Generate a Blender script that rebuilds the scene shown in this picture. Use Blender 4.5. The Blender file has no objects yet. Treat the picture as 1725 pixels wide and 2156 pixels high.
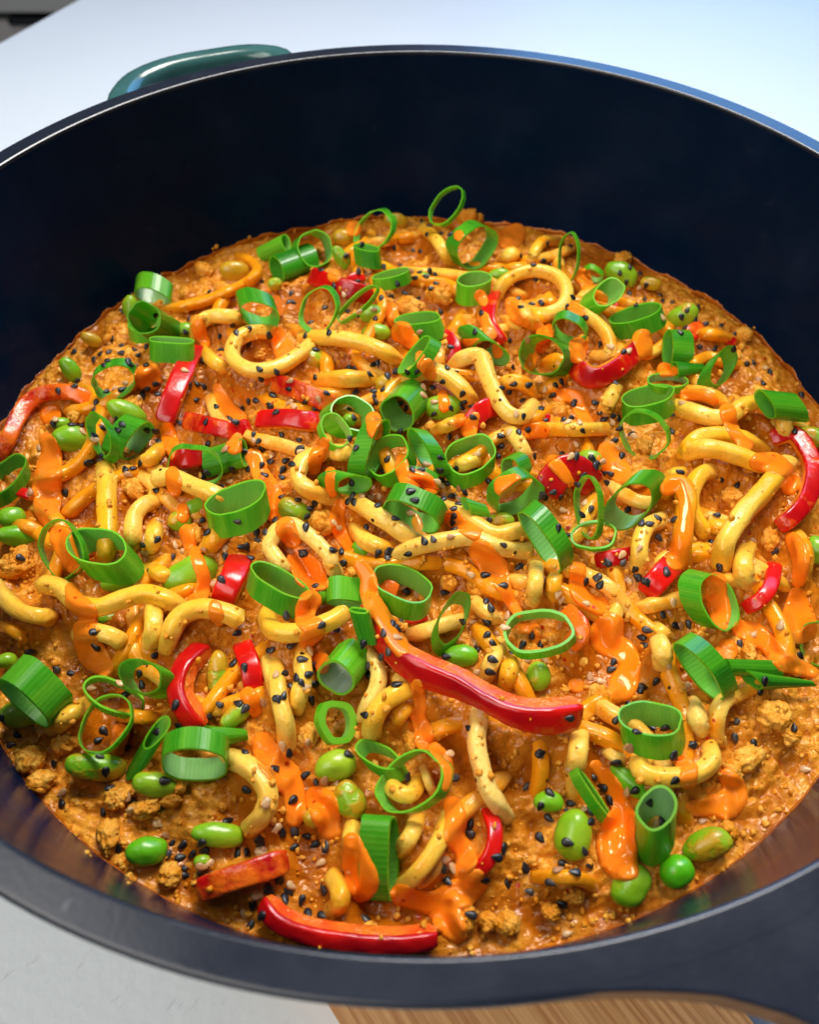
import bpy, math, random
import numpy as np
from mathutils import Vector, Matrix
random.seed(7); np.random.seed(7)
SC = bpy.context.scene
COL = SC.collection

# ------------------------------------------------------------------ camera
S = 0.14                                   # inner rim radius of the pan in metres; pan centre is the origin, rim at z = 0
PW, PH = 1725.0, 2156.0                    # size of the photograph view that all measurements were taken in
FOC = 1728.0
CAM = np.array([-0.01346, -1.14359, 0.92670]) * S
_p, _y = 0.92002, -0.00490
FWD = np.array([math.sin(_y)*math.cos(_p), math.cos(_y)*math.cos(_p), -math.sin(_p)])
RGT = np.array([math.cos(_y), -math.sin(_y), 0.0])
UPV = np.cross(RGT, FWD)
cd = bpy.data.cameras.new('camera'); cam = bpy.data.objects.new('camera', cd); COL.objects.link(cam)
cam.matrix_world = Matrix(((RGT[0], UPV[0], -FWD[0], CAM[0]), (RGT[1], UPV[1], -FWD[1], CAM[1]),
                           (RGT[2], UPV[2], -FWD[2], CAM[2]), (0, 0, 0, 1)))
cd.sensor_fit = 'VERTICAL'; cd.sensor_height = 36.0; cd.lens = 36.0*FOC/PH
cd.clip_start = 0.01; cd.clip_end = 60
cd.dof.use_dof = True; cd.dof.focus_distance = 0.212; cd.dof.aperture_fstop = cd.lens/1.9
SC.camera = cam

# ------------------------------------------------------------------ light
W = bpy.data.worlds.new('World'); SC.world = W; W.use_nodes = True
bg = W.node_tree.nodes['Background']; bg.inputs[0].default_value = (0.72, 0.80, 0.92, 1); bg.inputs[1].default_value = 0.06
def area(name, loc, target, sx, sy, power, col):
    d = bpy.data.lights.new(name, 'AREA'); d.shape = 'RECTANGLE'; d.size = sx; d.size_y = sy; d.energy = power; d.color = col
    o = bpy.data.objects.new(name, d); COL.objects.link(o); o.location = loc
    o.rotation_euler = (Vector(target)-Vector(loc)).to_track_quat('-Z', 'Y').to_euler(); return o
area('window_light', (1.05, 1.85, 0.95), (0.05, 0.0, -0.05), 1.9, 1.5, 33, (0.16, 0.44, 1.0))
area('skylight', (0.20, 0.62, 1.05), (0, -0.02, -0.06), 0.60, 0.50, 2.7, (1.0, 0.96, 0.90)).data.spread = math.radians(60)  # added key lamp from behind for glints and shadows, beam narrowed onto the pan
area('room_light', (-0.75, -1.05, 1.25), (0, 0, -0.05), 1.3, 1.0, 14, (1.0, 0.95, 0.88))  # fill lamp added at front left to brighten near table, board and ring walls
area('ceiling_light', (-0.95, -0.15, 1.45), (0, -0.08, -0.06), 0.9, 0.9, 9.5, (1.0, 0.96, 0.90))  # added soft fill from above, standing in for ceiling bounce
SC.view_settings.view_transform = 'Standard'; SC.view_settings.look = 'None'
SC.view_settings.gamma = 1; SC.view_settings.exposure = 0.04
SC.cycles.max_bounces = 8; SC.cycles.use_denoising = True

# ------------------------------------------------------------------ pixel <-> place
CR = {'Z': (0, 0, 1.0)}
for k, x, y in (('A',0,1000),('B',1050,700),('C',2116,800),('D',1050,1400),('E',2116,1500),('F',0,1700),('G',0,2450),
                ('H',1050,2150),('I',2116,2200),('J',0,3220),('K',1000,2900),('L',2116,2900)):
    CR[k] = (x*.53638, y*.53638, .34204)
def px(c, u, v):
    o = CR[c]; return (o[0]+u*o[2], o[1]+v*o[2])
def ray(X, Y):
    d = FWD + RGT*((X-PW/2)/FOC) - UPV*((Y-PH/2)/FOC)
    return d                                # depth along the view axis = parameter t
def mound(x, y):
    r = np.hypot(x, y)/S
    return S*(-0.4188 + 0.085*np.clip(1-(r/0.94)**2.6, -0.2, 1))
def on_surface(X, Y, lift=0.0):
    d = ray(X, Y); z = -0.38*S
    for _ in range(7):
        t = (z-CAM[2])/d[2]; P = CAM+d*t; z = float(mound(P[0], P[1]))+lift
    return P, t
def on_plane(X, Y, z):
    d = ray(X, Y); t = (z-CAM[2])/d[2]; return CAM+d*t
def project(P):
    v = np.asarray(P)-CAM; t = v@FWD
    return PW/2+FOC*(v@RGT)/t, PH/2-FOC*(v@UPV)/t, t

# ------------------------------------------------------------------ noise
_T = np.random.RandomState(3).randint(0, 1 << 30, 4096)
def _h(i, j, s): return _T[(i*73 + _T[(j*151+s*911) & 4095]) & 4095]
def gnoise(x, y, s=0):
    i = np.floor(x).astype(np.int64); j = np.floor(y).astype(np.int64); fx = x-i; fy = y-j
    u = fx*fx*fx*(fx*(fx*6-15)+10); v = fy*fy*fy*(fy*(fy*6-15)+10)
    def g(a, b):
        an = (_h(i+a, j+b, s) % 1024)*(2*math.pi/1024); return np.cos(an)*(fx-a)+np.sin(an)*(fy-b)
    return (g(0,0)*(1-u)+g(1,0)*u)*(1-v)+(g(0,1)*(1-u)+g(1,1)*u)*v
def fbm(x, y, s=0, o=4):
    t = 0; a = 1
    for k in range(o): t = t+a*gnoise(x*2**k, y*2**k, s+k); a *= .5
    return t
def lumps(x, y, s=0):
    i = np.floor(x).astype(np.int64); j = np.floor(y).astype(np.int64); best = np.zeros_like(x)
    for a in (-1, 0, 1):
        for b in (-1, 0, 1):
            h1 = (_h(i+a, j+b, s) % 997)/997.; h2 = (_h(i+a, j+b, s+5) % 997)/997.; h3 = (_h(i+a, j+b, s+9) % 997)/997.
            d = np.hypot(i+a+h1-x, j+b+h2-y); R = .45+.5*h3
            best = np.maximum(best, R*np.sqrt(np.clip(1-(d/R)**2, 0, 1)))
    return best

# ------------------------------------------------------------------ mesh helpers
def mesh(name, V, F, mat, smooth=True, attrs=None, uv=None):
    V = np.asarray(V, np.float32); me = bpy.data.meshes.new(name)
    if isinstance(F, np.ndarray):
        n, k = F.shape; me.vertices.add(len(V)); me.vertices.foreach_set('co', V.ravel())
        me.loops.add(n*k); me.loops.foreach_set('vertex_index', F.astype(np.int32).ravel())
        me.polygons.add(n); me.polygons.foreach_set('loop_start', np.arange(0, n*k, k, dtype=np.int32))
        me.update(calc_edges=True)
    else:
        me.from_pydata(V.tolist(), [], F)
    me.validate()
    if smooth: me.polygons.foreach_set('use_smooth', np.ones(len(me.polygons), bool))
    for an, vals in (attrs or {}).items():
        a = me.attributes.new(an, 'FLOAT', 'POINT'); a.data.foreach_set('value', np.asarray(vals, np.float32).ravel())
    for m in (mat if isinstance(mat, (list, tuple)) else [mat]): me.materials.append(m)
    return me
def add(name, me, parent=None, loc=None):
    o = bpy.data.objects.new(name, me); COL.objects.link(o)
    if parent is not None: o.parent = parent
    return o
def centred(name, V, F, mat, at=None, **k):
    """one mesh object whose origin sits at its own base"""
    V = np.asarray(V, float); c = V.mean(0) if at is None else np.asarray(at, float)
    o = add(name, mesh(name, V-c, F, mat, **k)); o.location = c; return o
def empty(name, loc):
    o = bpy.data.objects.new(name, None); COL.objects.link(o); o.location = loc; o.empty_display_size = .01; return o
def tag(o, label=None, cat=None, group=None, kind=None):
    if label: o['label'] = label
    if cat: o['category'] = cat
    if group: o['group'] = group
    if kind: o['kind'] = kind
    return o
def grid_faces(n, m, wrap_n=False, wrap_m=False):
    i = np.arange(n if wrap_n else n-1); j = np.arange(m if wrap_m else m-1); I, J = np.meshgrid(i, j, indexing='ij')
    a = I*m+J; b = ((I+1) % n)*m+J; c = ((I+1) % n)*m+(J+1) % m; d = I*m+(J+1) % m
    return np.stack([a, b, c, d], -1).reshape(-1, 4)
def catmull(P, n_per=10):
    P = np.asarray(P, float)
    if len(P) == 2: P = np.array([P[0], (P[0]+P[1])/2, P[1]])
    Q = np.vstack([2*P[0]-P[1], P, 2*P[-1]-P[-2]]); out = []
    for i in range(1, len(Q)-2):
        for t in np.arange(n_per)/n_per:
            a, b, c, d = Q[i-1:i+3]
            out.append(.5*(2*b+(c-a)*t+(2*a-5*b+4*c-d)*t*t+(3*b-a-3*c+d)*t**3))
    out.append(P[-1]); return np.array(out)
def resample(P, step):
    L = np.r_[0, np.cumsum(np.linalg.norm(np.diff(P[:, :3], axis=0), axis=1))]
    n = max(4, int(L[-1]/step)+1); t = np.linspace(0, L[-1], n)
    return np.stack([np.interp(t, L, P[:, k]) for k in range(P.shape[1])], 1), t
def frames(P, up):
    T = np.gradient(P, axis=0); T /= np.linalg.norm(T, axis=1, keepdims=True)+1e-12
    N = up-(T@up)[:, None]*T if up.ndim == 1 else up-(T*up).sum(1, keepdims=True)*T
    N /= np.linalg.norm(N, axis=1, keepdims=True)+1e-12
    return T, N, np.cross(T, N)
def lathe(prof, n=160):
    prof = np.asarray(prof, float); th = np.linspace(0, 2*math.pi, n, endpoint=False)
    V = np.stack([np.outer(np.cos(th), prof[:, 0]), np.outer(np.sin(th), prof[:, 0]), np.tile(prof[:, 1], (n, 1))], -1)
    return V.reshape(-1, 3), np.ascontiguousarray(grid_faces(n, len(prof), wrap_n=True)[:, ::-1])

# ------------------------------------------------------------------ materials
class NT:
    def __init__(s, name):
        s.m = bpy.data.materials.new(name); s.m.use_nodes = True; s.t = s.m.node_tree; s.b = s.t.nodes['Principled BSDF']
        s.out = s.t.nodes['Material Output']
    def n(s, typ, ins=None, **props):
        x = s.t.nodes.new('ShaderNode'+typ)
        for k, v in props.items(): setattr(x, k, v)
        for k, v in (ins or {}).items(): s.put(x.inputs[k], v)
        return x
    def put(s, sock, v):
        if isinstance(v, bpy.types.NodeSocket): s.t.links.new(v, sock)
        else: sock.default_value = (tuple(v)+(1,) if isinstance(v, (tuple, list)) and len(v) == 3 and sock.type == 'RGBA' else v)
    def pos(s): return s.n('NewGeometry').outputs['Position']
    def noise(s, scale, detail=3, rough=.5, vec=None, dist=0.0):
        return s.n('TexNoise', {'Vector': vec if vec is not None else s.pos(), 'Scale': scale, 'Detail': detail, 'Roughness': rough, 'Distortion': dist}).outputs['Fac']
    def ramp(s, f, lo, hi, a=0.0, b=1.0):
        return s.n('MapRange', {'Value': f, 'From Min': lo, 'From Max': hi, 'To Min': a, 'To Max': b}).outputs[0]
    def mix(s, f, a, b, mode='MIX'):
        x = s.n('Mix', None, data_type='RGBA', blend_type=mode)
        s.put(x.inputs[0], f); s.put(x.inputs[6], a); s.put(x.inputs[7], b); return x.outputs[2]
    def math(s, op, a, b=0.0):
        x = s.n('Math', None, operation=op); s.put(x.inputs[0], a); s.put(x.inputs[1], b); return x.outputs[0]
    def attr(s, name): return s.n('Attribute', None, attribute_name=name).outputs['Fac']
    def objcol(s):
        c = s.n('SeparateColor', {0: s.n('ObjectInfo').outputs['Color']}); return c.outputs
    def rnd(s): return s.n('ObjectInfo').outputs['Random']
    def bump(s, h, strength, dist):
        return s.n('Bump', {'Height': h, 'Strength': strength, 'Distance': dist}).outputs[0]
    def set(s, **k):
        for a, v in k.items(): s.put(s.b.inputs[a.replace('_', ' ')], v)
        return s.m
def sss(nt, w, scale, rad=(1.0, .45, .15)):
    nt.b.subsurface_method = 'RANDOM_WALK'
    nt.set(Subsurface_Weight=w, Subsurface_Scale=scale); nt.b.inputs['Subsurface Radius'].default_value = rad

def m_noodle():
    s = NT('noodle'); oc = s.objcol(); r = s.rnd()
    off = s.n('VectorMath', {0: s.pos(), 1: s.n('CombineXYZ', {0: r, 1: r, 2: r}).outputs[0]}, operation='ADD').outputs[0]
    pale = s.mix(s.ramp(s.noise(55, 2, vec=off), .38, .62), (.91, .46, .014), (.93, .58, .075))
    pale = s.mix(oc[1], pale, (.92, .69, .22))
    cov = s.math('ADD', s.noise(95, 4, .6, vec=off), s.math('SUBTRACT', oc[0], .5))
    m = s.ramp(cov, .45, .66)
    col = s.mix(m, pale, (.85, .30, .006))
    fine = s.ramp(s.noise(900, 3, .6, vec=off), .52, .66)
    col = s.mix(s.math('MULTIPLY', fine, .45), col, (.84, .36, .012))
    vo = s.n('TexVoronoi', {'Vector': off, 'Scale': 340.0, 'Randomness': 1.0})
    keep = s.ramp(s.n('SeparateColor', {0: vo.outputs['Color']}).outputs[0], .93, .94)
    speck = s.math('MULTIPLY', s.ramp(vo.outputs['Distance'], .22, .17), keep)
    col = s.mix(speck, col, s.mix(s.ramp(s.n('SeparateColor', {0: vo.outputs['Color']}).outputs[1], .5, .51), (.03, .015, .005), (.5, .03, .005)))
    h = s.math('ADD', s.noise(330, 4, .6, vec=off), s.math('MULTIPLY', fine, .35))
    sss(s, .25, .0022)
    return s.set(Base_Color=col, Roughness=s.ramp(s.noise(500, 2), .3, .7, .10, .22), Specular_IOR_Level=.5, Specular_Tint=(1.0, .85, .6, 1), Normal=s.bump(h, .3, .0005), Coat_Weight=.08, Coat_Roughness=.08)
def m_base():
    s = NT('curry_sauce'); cr = s.attr('crumb')
    n1 = s.noise(90, 4, .6); n2 = s.noise(420, 4, .65)
    sauce = s.mix(s.ramp(n1, .35, .65), (.29, .062, .002), (.53, .140, .004))
    meat = s.mix(s.ramp(n2, .36, .66), (.58, .170, .004), (.95, .44, .045))
    col = s.mix(s.math('MULTIPLY', cr, .9), sauce, meat)
    vo = s.n('TexVoronoi', {'Vector': s.pos(), 'Scale': 420.0})
    keep = s.ramp(s.n('SeparateColor', {0: vo.outputs['Color']}).outputs[0], .94, .95)
    col = s.mix(s.math('MULTIPLY', s.ramp(vo.outputs['Distance'], .3, .2), keep), col, (.42, .02, .004))
    h = s.math('ADD', s.math('MULTIPLY', n2, s.ramp(cr, 0, 1, .45, 1.2)), s.math('MULTIPLY', s.noise(1500, 2), .3))
    return s.set(Base_Color=col, Roughness=s.ramp(cr, 0, 1, .13, .24), Normal=s.bump(h, .6, .0011), Specular_IOR_Level=.4, Specular_Tint=(1.0, .66, .30, 1), Coat_Weight=.32, Coat_Roughness=.035, Coat_Normal=s.bump(s.noise(260, 3), .55, .0012))
def m_mince():
    s = NT('mince'); r = s.rnd()
    n2 = s.noise(380, 5, .65); n1 = s.noise(120, 3)
    col = s.mix(s.ramp(n2, .36, .64), (.74, .255, .008), (.98, .54, .09))
    col = s.mix(s.ramp(n1, .5, .68), col, (.72, .23, .006))
    col = s.mix(s.math('MULTIPLY', r, .3), col, (.64, .21, .008))
    h = s.math('ADD', n2, s.math('MULTIPLY', s.noise(1200, 3), .4))
    sss(s, .12, .0015)
    return s.set(Base_Color=col, Roughness=s.ramp(n1, .3, .7, .5, .26), Normal=s.bump(h, .65, .0014), Specular_IOR_Level=.4, Specular_Tint=(1.0, .7, .35, 1))
def m_drizzle():
    s = NT('spicy_mayo'); n = s.noise(70, 3)
    col = s.mix(s.ramp(n, .35, .65), (1.0, .225, .006), (1.0, .265, .016))
    vo = s.n('TexVoronoi', {'Vector': s.pos(), 'Scale': 300.0})
    keep = s.ramp(s.n('SeparateColor', {0: vo.outputs['Color']}).outputs[0], .92, .93)
    col = s.mix(s.math('MULTIPLY', s.ramp(vo.outputs['Distance'], .2, .12), keep), col, (.6, .04, .004))
    sss(s, .3, .002, (1, .35, .08))
    return s.set(Base_Color=col, Roughness=.12, Specular_IOR_Level=.5, Specular_Tint=(1.0, .82, .6, 1), Normal=s.bump(s.noise(160, 2), .05, .001), Coat_Weight=.0, Coat_Roughness=.03)
def m_onion():
    s = NT('spring_onion'); oc = s.objcol(); part = s.attr('part'); ar = s.attr('around'); hh = s.attr('height')
    cx = s.n('CombineXYZ', {0: s.math('MULTIPLY', ar, 1.0), 1: s.math('MULTIPLY', hh, .06), 2: s.rnd()}).outputs[0]
    st = s.n('TexNoise', {'Vector': cx, 'Scale': 46.0, 'Detail': 2.0, 'Roughness': .6}).outputs['Fac']
    st2 = s.n('TexWave', {'Vector': cx, 'Scale': 2.7, 'Distortion': .9, 'Detail': 1.0, 'Detail Scale': 2.0}, wave_type='BANDS', bands_direction='X').outputs['Fac']
    patch = s.n('TexNoise', {'Vector': cx, 'Scale': 3.0, 'Detail': 2.0}).outputs['Fac']
    dark = s.mix(s.ramp(patch, .35, .65), (.005, .145, .012), (.020, .32, .006))
    light = s.mix(s.ramp(patch, .35, .65), (.15, .76, .010), (.38, .86, .05))
    tone = s.math('ADD', oc[0], s.math('MULTIPLY', s.math('SUBTRACT', s.n('TexNoise', {'Vector': cx, 'Scale': 1.1, 'Detail': 1.0}).outputs['Fac'], .5), .9)); col = s.mix(s.ramp(tone, 0, 1), dark, light)
    col = s.mix(s.math('MULTIPLY', s.ramp(s.math('ADD', s.math('MULTIPLY', st2, .35), st), .60, .85), .20), col, (.22, .66, .03))
    inner = s.mix(oc[0], (.11, .56, .03), (.46, .72, .18))
    inner = s.mix(oc[1], inner, (.55, .66, .50))
    col = s.mix(s.ramp(part, .25, .5), col, inner)
    col = s.mix(s.ramp(part, .75, .98), col, s.mix(oc[0], (.16, .62, .015), (.36, .78, .06)))
    h = s.math('ADD', st2, s.math('MULTIPLY', st, .8))
    s.set(Base_Color=col, Roughness=s.ramp(st, .3, .7, .20, .34), Normal=s.bump(h, .12, .0004), Coat_Weight=.55, Coat_Roughness=.16)
    tr = s.n('BsdfTranslucent', {'Color': s.mix(.5, col, (.22, .85, .01))})
    mx = s.n('MixShader', {0: .38, 1: s.b.outputs[0], 2: tr.outputs[0]}); s.t.links.new(mx.outputs[0], s.out.inputs[0])
    return s.m
def m_bean():
    s = NT('edamame'); oc = s.objcol(); n = s.noise(60, 3)
    col = s.mix(s.ramp(n, .35, .68), (.19, .40, .006), (.38, .50, .020))
    col = s.mix(s.math('MULTIPLY', oc[1], .7), col, (.03, .46, .004))
    m = s.ramp(s.math('ADD', s.noise(130, 4, .6), s.math('SUBTRACT', oc[0], .5)), .52, .60)
    col = s.mix(s.math('MULTIPLY', m, .7), col, (.66, .25, .008))
    g = s.ramp(s.noise(800, 2), .62, .7); col = s.mix(s.math('MULTIPLY', g, .15), col, (.66, .38, .03))
    sss(s, .25, .002, (.5, 1, .2))
    return s.set(Base_Color=col, Roughness=.30, Normal=s.bump(s.math('ADD', s.noise(250, 3), s.math('MULTIPLY', m, .6)), .45, .0007), Coat_Weight=.15, Coat_Roughness=.1)
def m_pskin():
    s = NT('red_pepper_skin'); oc = s.objcol()
    col = s.mix(s.ramp(s.noise(70, 2), .35, .65), (.42, .002, .004), (.74, .008, .003))
    m = s.ramp(s.math('ADD', s.noise(110, 4, .6), s.math('SUBTRACT', oc[0], .5)), .5, .68)
    col = s.mix(m, col, (.88, .16, .006))
    sss(s, .15, .002, (1, .2, .1))
    return s.set(Base_Color=col, Roughness=.24, Normal=s.bump(s.math('ADD', s.noise(160, 3), m), .4, .0008), Coat_Weight=.2, Coat_Roughness=.07)
def m_pflesh():
    s = NT('red_pepper_flesh'); oc = s.objcol()
    col = s.mix(s.ramp(s.noise(160, 4), .35, .65), (.82, .075, .008), (.96, .20, .02))
    m = s.ramp(s.math('ADD', s.noise(120, 5, .65), s.math('SUBTRACT', oc[0], .4)), .45, .62)
    col = s.mix(m, col, (.88, .23, .008))
    col = s.mix(s.ramp(s.noise(700, 2), .64, .7), col, (.85, .4, .12))
    sss(s, .2, .002, (1, .3, .12))
    return s.set(Base_Color=col, Roughness=.26, Normal=s.bump(s.math('ADD', s.noise(380, 4), m), .7, .0009), Coat_Weight=.4, Coat_Roughness=.12)
def m_seed(black):
    s = NT('black_sesame' if black else 'white_sesame'); r = s.rnd()
    if black: col = s.mix(s.ramp(r, .55, 1.0), (.006, .006, .008), (.05, .04, .035))
    else: col = s.mix(s.ramp(r, .3, .9), (.66, .42, .19), (.42, .19, .07))
    return s.set(Base_Color=col, Roughness=.42 if black else .35, Normal=s.bump(s.noise(2500, 2), .3, .0002), Coat_Weight=.12)
def m_pan(name, col, rough, speck=.0, coat=0.0, spec=.5):
    s = NT(name); n = s.noise(45, 5, .6); c = s.mix(s.ramp(n, .45, .75), col, tuple(min(1, k*1.25+.004) for k in col))
    if speck:
        d = s.ramp(s.noise(260, 2), .70, .76); c = s.mix(s.math('MULTIPLY', d, speck), c, (.16, .17, .19))
    return s.set(Base_Color=c, Roughness=s.ramp(n, .3, .7, rough*.85, rough*1.15), Normal=s.bump(s.noise(900, 3), .12, .0002), Coat_Weight=coat, Coat_Roughness=.1, Specular_IOR_Level=spec)
M = dict(noodle=m_noodle(), base=m_base(), mince=m_mince(), drizzle=m_drizzle(), onion=m_onion(), bean=m_bean(), pskin=m_pskin(),
         pflesh=m_pflesh(), black=m_seed(True), white=m_seed(False),
         inside=m_pan('nonstick_coating', (.0013, .0092, .032), .24, .03, spec=.05), rim=m_pan('bare_grey_rim', (.011, .015, .026), .24, .3, spec=.6),
         teal=m_pan('teal_enamel', (.035, .115, .11), .22, 0, .5), handle=m_pan('dark_grey_handle', (.012, .016, .027), .3, .22),
         grip=m_pan('black_grip', (.004, .006, .009), .28))
# ------------------------------------------------------------------ setting: table, cabinet behind, board, pan
ZB = -0.655*S; ZT = ZB-0.018
def m_table():
    s = NT('white_lacquered_wood')
    mp = s.n('Mapping', {'Vector': s.pos(), 'Rotation': (0, 0, math.radians(-50))}).outputs[0]
    mp = s.n('Mapping', {'Vector': mp, 'Scale': (130, 900, 130)}).outputs[0]
    n = s.n('TexNoise', {'Vector': mp, 'Scale': 1.0, 'Detail': 2.0}).outputs['Fac']
    pore = s.ramp(n, .66, .72)
    sp = s.n('TexVoronoi', {'Vector': s.pos(), 'Scale': 42.0}); k = s.ramp(s.n('SeparateColor', {0: sp.outputs['Color']}).outputs[0], .95, .96)
    dot = s.math('MULTIPLY', s.ramp(sp.outputs['Distance'], .06, .04), k)
    col = s.mix(s.ramp(s.noise(6, 3), .3, .7), (.71, .765, .805), (.745, .80, .84))
    col = s.mix(s.math('MULTIPLY', pore, .16), col, (.42, .41, .39)); col = s.mix(s.math('MULTIPLY', dot, .6), col, (.35, .2, .08))
    return s.set(Base_Color=col, Roughness=.42, Normal=s.bump(s.math('SUBTRACT', s.noise(300, 2), s.math('MULTIPLY', pore, .8)), .25, .0006), Coat_Weight=.12, Coat_Roughness=.25)
def m_bamboo():
    s = NT('bamboo'); r = s.rnd()
    mp = s.n('Mapping', {'Vector': s.n('TexCoord').outputs['Object'], 'Scale': (25, 900, 900)}).outputs[0]
    n = s.n('TexNoise', {'Vector': mp, 'Scale': 1.0, 'Detail': 4.0, 'Roughness': .6}).outputs['Fac']
    col = s.mix(s.ramp(n, .38, .60), (.52, .20, .06), (.86, .46, .19)); col = s.mix(s.math('MULTIPLY', r, .35), col, (.88, .52, .25))
    return s.set(Base_Color=col, Roughness=.42, Normal=s.bump(n, .3, .0003))
def plain(name, col, rough=.5):
    s = NT(name); return s.set(Base_Color=s.mix(s.noise(20, 2), col, tuple(c*.93 for c in col)), Roughness=rough)
def box_mesh(name, x0, x1, y0, y1, z0, z1, mat, bev=0.0):
    import bmesh
    bm = bmesh.new(); bmesh.ops.create_cube(bm, size=1)
    for v in bm.verts: v.co = ((x0+x1)/2+v.co.x*(x1-x0), (y0+y1)/2+v.co.y*(y1-y0), (z0+z1)/2+v.co.z*(z1-z0))
    if bev: bmesh.ops.bevel(bm, geom=bm.edges[:], offset=bev, segments=2, affect='EDGES', profile=.6)
    me = bpy.data.meshes.new(name); bm.to_mesh(me); bm.free(); me.materials.append(mat); return me
def prism_mesh(name, poly, z0, z1, mat, bev=0.0, zfun=None, segs=3):
    import bmesh
    bm = bmesh.new(); vs = [bm.verts.new((p[0], p[1], z1)) for p in poly]; f = bm.faces.new(vs)
    r = bmesh.ops.extrude_face_region(bm, geom=[f])
    for v in r['geom']:
        if isinstance(v, bmesh.types.BMVert): v.co.z = z0
    bmesh.ops.recalc_face_normals(bm, faces=bm.faces[:])
    if bev:
        ed = [e for e in bm.edges if abs(e.verts[0].co.z-e.verts[1].co.z) < 1e-6]
        bmesh.ops.bevel(bm, geom=ed, offset=bev, segments=segs, affect='EDGES', profile=.6)
    me = bpy.data.meshes.new(name); bm.to_mesh(me); bm.free(); me.materials.append(mat)
    return me

e0 = on_plane(0, 88, ZT)[:2]; e1 = on_plane(160, 0, ZT)[:2]; ed = (e1-e0)/np.linalg.norm(e1-e0); nrm = np.array([ed[1], -ed[0]])
c = [e0-ed*.75, e0+ed*.55, e0+ed*.55+nrm*.95, e0-ed*.75+nrm*.95]
tb = empty('table', (0, 0, ZT-.028)); tag(tb, 'white lacquered wooden table top with fine grain under the pan', 'table')
o = add('table_top', prism_mesh('table_top', [p for p in c[::-1]], -.0, .028, m_table(), .0025), tb)
white = plain('white_paint', (.62, .62, .60), .35)
for k, (a, b) in enumerate(((.08, .08), (.08, .87), (1.22, .08), (1.22, .87))):
    q = e0-ed*.75+ed*a+nrm*b
    me = box_mesh('leg', q[0]-.025, q[0]+.025, q[1]-.025, q[1]+.025, -.70, -.001, white, .004); add('leg', me, tb)
fl = add('floor', mesh('floor', [(-3, -2, ZT-.73), (3, -2, ZT-.73), (3, 3.2, ZT-.73), (-3, 3.2, ZT-.73)], [(0, 1, 2, 3)], plain('grey_floor', (.35, .34, .33), .5), smooth=False))
tag(fl, kind='structure')
# white cabinet seen past the table corner, with the dark grip slot between two drawers
YC = 1.25
def on_wall(X, Y):
    d = ray(X, Y); t = (YC-CAM[1])/d[1]; return CAM+d*t
zt_, zs0, zs1 = on_wall(60, -260)[2], on_wall(40, 27)[2], on_wall(40, 49)[2]
xl, xr = on_wall(-330, 30)[0], on_wall(420, 30)[0]
zf = ZT-.73
cab = empty('kitchen_cabinet', ((xl+xr)/2, YC+.25, zf)); tag(cab, 'pale grey cabinet with a dark handle slot, beyond the table corner', 'cabinet')
def cp(name, x0, x1, y0, y1, z0, z1, mat, bev=.002):
    me = box_mesh(name, x0-cab.location.x, x1-cab.location.x, y0-cab.location.y, y1-cab.location.y, z0-zf, z1-zf, mat, bev); return add(name, me, cab)
cabm = plain('cabinet_lacquer', (.50, .51, .50), .4); cabw = plain('cabinet_lacquer_warm', (.50, .47, .46), .4)
cp('carcass', xl, xr, YC+.022, YC+.5, zf+.02, zt_, plain('slot_shadow_board', (.10, .105, .105), .6))  # carcass in plain dark grey, visible in the slot
cp('drawer_front', xl+.002, xr-.002, YC, YC+.02, zs0, zt_-.002, cabm)
cp('drawer_front', xl+.002, xr-.002, YC, YC+.02, zf+.07, zs1, cabw)
hx = on_wall(22, 38)[0]
cp('bar_handle', hx, hx+.30, YC-.006, YC+.021, zs1+.006, zs0-.012, plain('black_metal', (.012, .014, .016), .4), .004)

# bamboo board under the pan
L0 = on_plane(689, 2113, ZB); R0 = on_plane(1563, 2125, ZB); ba = math.radians(-52); bd = np.array([math.cos(ba), math.sin(ba)]); bn = np.array([-bd[1], bd[0]])
wid = float((R0[:2]-L0[:2])@bn); bam = m_bamboo()
bo = empty('cutting_board', (L0[0], L0[1], ZT)); bo.rotation_euler = (0, 0, ba); tag(bo, 'small bamboo board carrying the black pan at its near side', 'cutting board')
ys = [0]
while ys[-1] < wid-.004: ys.append(min(wid, ys[-1]+random.uniform(.0055, .0105)))
for a, b in zip(ys[:-1], ys[1:]):
    add('bamboo_strip', box_mesh('bamboo_strip', -.115, .14, a+.00002, b-.00002, 0, ZB-ZT, bam, .00006), bo)

# the pan: dark inside, grey flat rim, teal outside, loop handle behind and long handle in front
pan = empty('cooking_pan', (0, 0, ZB)); tag(pan, 'deep round black pan full of noodles, with grey rim and teal outside', 'pan')
zo = -ZB
def lat(name, prof, mat, n=220):
    V, F = lathe([(r*S, z*S+zo) for r, z in prof], n); return add(name, mesh(name, V, F, mat), pan)
def wall_r(z): return 1.0+.1423*z
lat('inner_wall', [(.0005, -.635), (.5, -.635), (.84, -.628), (.895, -.60), (.925, -.55)]+[(wall_r(z), z) for z in (-.5, -.4, -.3, -.2, -.1, -.03)]+[(.9975, -.0125), (.9982, -.0085)], M['inside'])
lat('rim', [(.9982, -.0085), (.9986, -.0050), (.9992, -.0036), (.9998, -.0030), (1.0026, -.0016), (1.0034, -.0013), (1.0046, -.0013), (1.0060, -.0013), (1.0095, -.0013), (1.0105, -.0013), (1.0365, -.0013), (1.0375, -.0013), (1.0388, -.0015), (1.0396, -.0018), (1.0425, -.003), (1.0448, -.0065), (1.0445, -.012), (1.040, -.019), (1.034, -.024), (1.028, -.027)], M['rim'])
lat('outer_wall', [(1.030, -.0275), (1.024, -.035), (1.008, -.15), (.975, -.35), (.945, -.52), (.92, -.60), (.87, -.645), (.80, -.6548), (.0005, -.6548)], M['teal'])
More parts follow.
